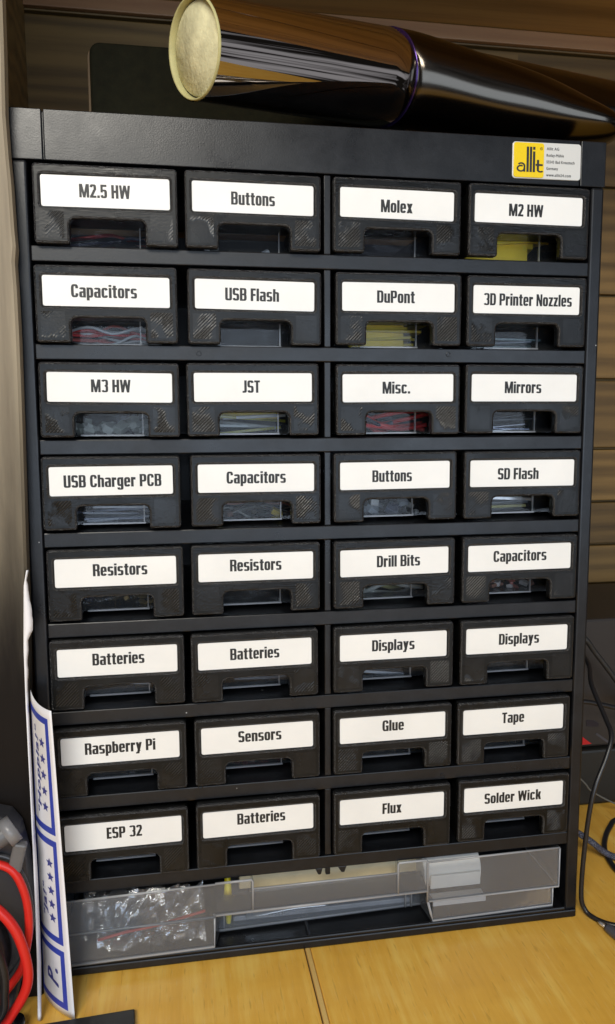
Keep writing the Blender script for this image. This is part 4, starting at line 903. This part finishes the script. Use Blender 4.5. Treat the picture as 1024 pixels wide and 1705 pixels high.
# ---------------------------------------------------------------- cables and dark boxes at the right
def braid():
    m, nt, b = new_mat('braided_nylon'); b.inputs['Roughness'].default_value = 0.45
    v = coords(nt); ck = N(nt, 'ShaderNodeTexVoronoi'); ck.inputs['Scale'].default_value = 1100; nt.links.new(v, ck.inputs['Vector'])
    r = ramp(nt, [(0.25, (0.008, 0.008, 0.012)), (0.5, (0.07, 0.075, 0.11))]); nt.links.new(ck.outputs['Distance'], r.inputs[0]); nt.links.new(r.outputs[0], b.inputs['Base Color'])
    bump(nt, b, ck.outputs['Distance'], 0.8, 0.0006); return m
M_BRAID = braid()
cable('power_cord', [(0.300, 0.145, 0.150), (0.318, 0.085, 0.142), (0.3221, 0.06, 0.132), (0.3144, 0.04, 0.1234), (0.3125, 0.02, 0.11), (0.3107, 0.01, 0.1031), (0.3052, 0.005, 0.093), (0.2949, 0.0, 0.0745), (0.2912, 0.0, 0.0458), (0.2898, 0.0, 0.0145), (0.2920, -0.001, 0.0040), (0.2955, -0.0068, 0.0017), (0.3021, -0.0135, 0.0017), (0.3126, -0.0174, 0.0017), (0.335, -0.02, 0.0017)], 0.0014, M_BLK, 'smooth black cord hanging down the right side of the cabinet to the table')
cable('braided_cable', [(0.294, 0.075, 0.030), (0.3204, 0.05, 0.0169), (0.3314, 0.048, 0.0080), (0.342, 0.046, 0.0030), (0.3579, 0.040, 0.0026), (0.39, 0.03, 0.0026)], 0.0021, M_BRAID, 'thick dark blue braided cable lying on the table at right')
cable('black_loop_cable', [(0.42, 0.088, 0.003), (0.3733, 0.092, 0.003), (0.3573, 0.0825, 0.003), (0.3412, 0.062, 0.0025), (0.3345, 0.042, 0.0022), (0.3370, 0.027, 0.0020), (0.36, 0.012, 0.002), (0.40, 0.01, 0.002)], 0.0018, M_BLK, 'black cable curling in a loop on the table at the right edge')
cable('braided_cable', [(0.300, 0.11, 0.170), (0.3388, 0.1, 0.138), (0.3507, 0.1, 0.1244), (0.3672, 0.1, 0.1038), (0.3802, 0.1, 0.0853), (0.42, 0.1, 0.06)], 0.0019, simple('dark_braid', (0.02, 0.02, 0.02), 0.4, bumpamt=1.0, bscale=1500), 'thin twisted dark cable slanting down behind the cabinet at right')
cable('flat_dark_cable', [(0.30, 0.1, 0.090), (0.3408, 0.1, 0.0888), (0.357, 0.1, 0.0856), (0.3805, 0.1, 0.08), (0.42, 0.1, 0.078)], 0.0017, M_BLK, 'dark cable crossing level in front of the upper black box')
cable('thin_wire', [(0.30, 0.1, 0.07), (0.3431, 0.1, 0.032), (0.3528, 0.1, 0.0215), (0.3716, 0.1, 0.0103), (0.389, 0.1, 0.0042), (0.42, 0.1, 0.003)], 0.0006, simple('grey_wire', (0.12, 0.12, 0.11), 0.35), 'thin grey wire sagging in front of the lower black box')
o = thing('jack_plug', (0.2935, -0.0240, 0.003), 'grey plug with a bright metal tip at the lower right edge', 'plug')
def V3(p): return (p[0]-0.2935, p[1]+0.0240, p[2]-0.003)
mb = MB(); mb.tube([V3((0.2965, -0.0166, 0.0030)), V3((0.2985, -0.0235, 0.0032)), V3((0.3030, -0.042, 0.0034))], [0.0022, 0.0030, 0.0030], 16, 0, 3); mb.build('body', simple('slate_plastic', (0.075, 0.078, 0.10), 0.4), o)
mb = MB(); mb.tube([V3((0.2944, -0.0112, 0.0030)), V3((0.2950, -0.0130, 0.003)), V3((0.2966, -0.0172, 0.0030))], [0.0005, 0.0010, 0.0011], 12, 0, 1); mb.build('tip', M_STEEL, o)
o = thing('lower_black_box', (0.50, 0.178, 0.0), 'low black box standing on the table at right behind the cables', 'box')
mb = MB(); mb.box(-0.20, 0.25, -0.060, 0.055, 0.0008, 0.0435); mb.build('body', simple('black_box_plastic', (0.012, 0.012, 0.010), 0.5), o, 0.002)
o = thing('upper_black_box', (0.50, 0.178, 0.044), 'dark brown black box stacked on the lower one with a small red mark', 'box')
mb = MB(); mb.box(-0.205, 0.25, -0.057, 0.055, 0.0005, 0.098); mb.build('body', simple('dark_brown_box', (0.022, 0.018, 0.016), 0.45), o, 0.002)
def bm2(name, pts, mat, y=-0.0574):
    m_ = MB(); n_ = len(pts); V_ = [(x-0.50, y, z-0.044) for x, z in pts]+[(x-0.50, y+0.0006, z-0.044) for x, z in pts]
    m_.add(V_, [tuple(range(n_)), tuple(range(n_, 2*n_))[::-1]]+[(i, (i+1) % n_, n_+(i+1) % n_, n_+i) for i in range(n_)]); return m_.build(name, mat, o)
bm2('red_mark', [(0.3560, 0.0470), (0.3635, 0.0472), (0.3560, 0.0530)], simple('red_mark', (0.5, 0.01, 0.015), 0.4))
bm2('grey_mark', [(0.3665, 0.0540), (0.3760, 0.0470), (0.3775, 0.0480), (0.3672, 0.0556)], simple('grey_mark', (0.05, 0.05, 0.06), 0.4))
bm2('vent_oval', [(0.3590, 0.0610), (0.3680, 0.0600), (0.3690, 0.0625), (0.3650, 0.0650), (0.3585, 0.0655)], M_DARKLINE)
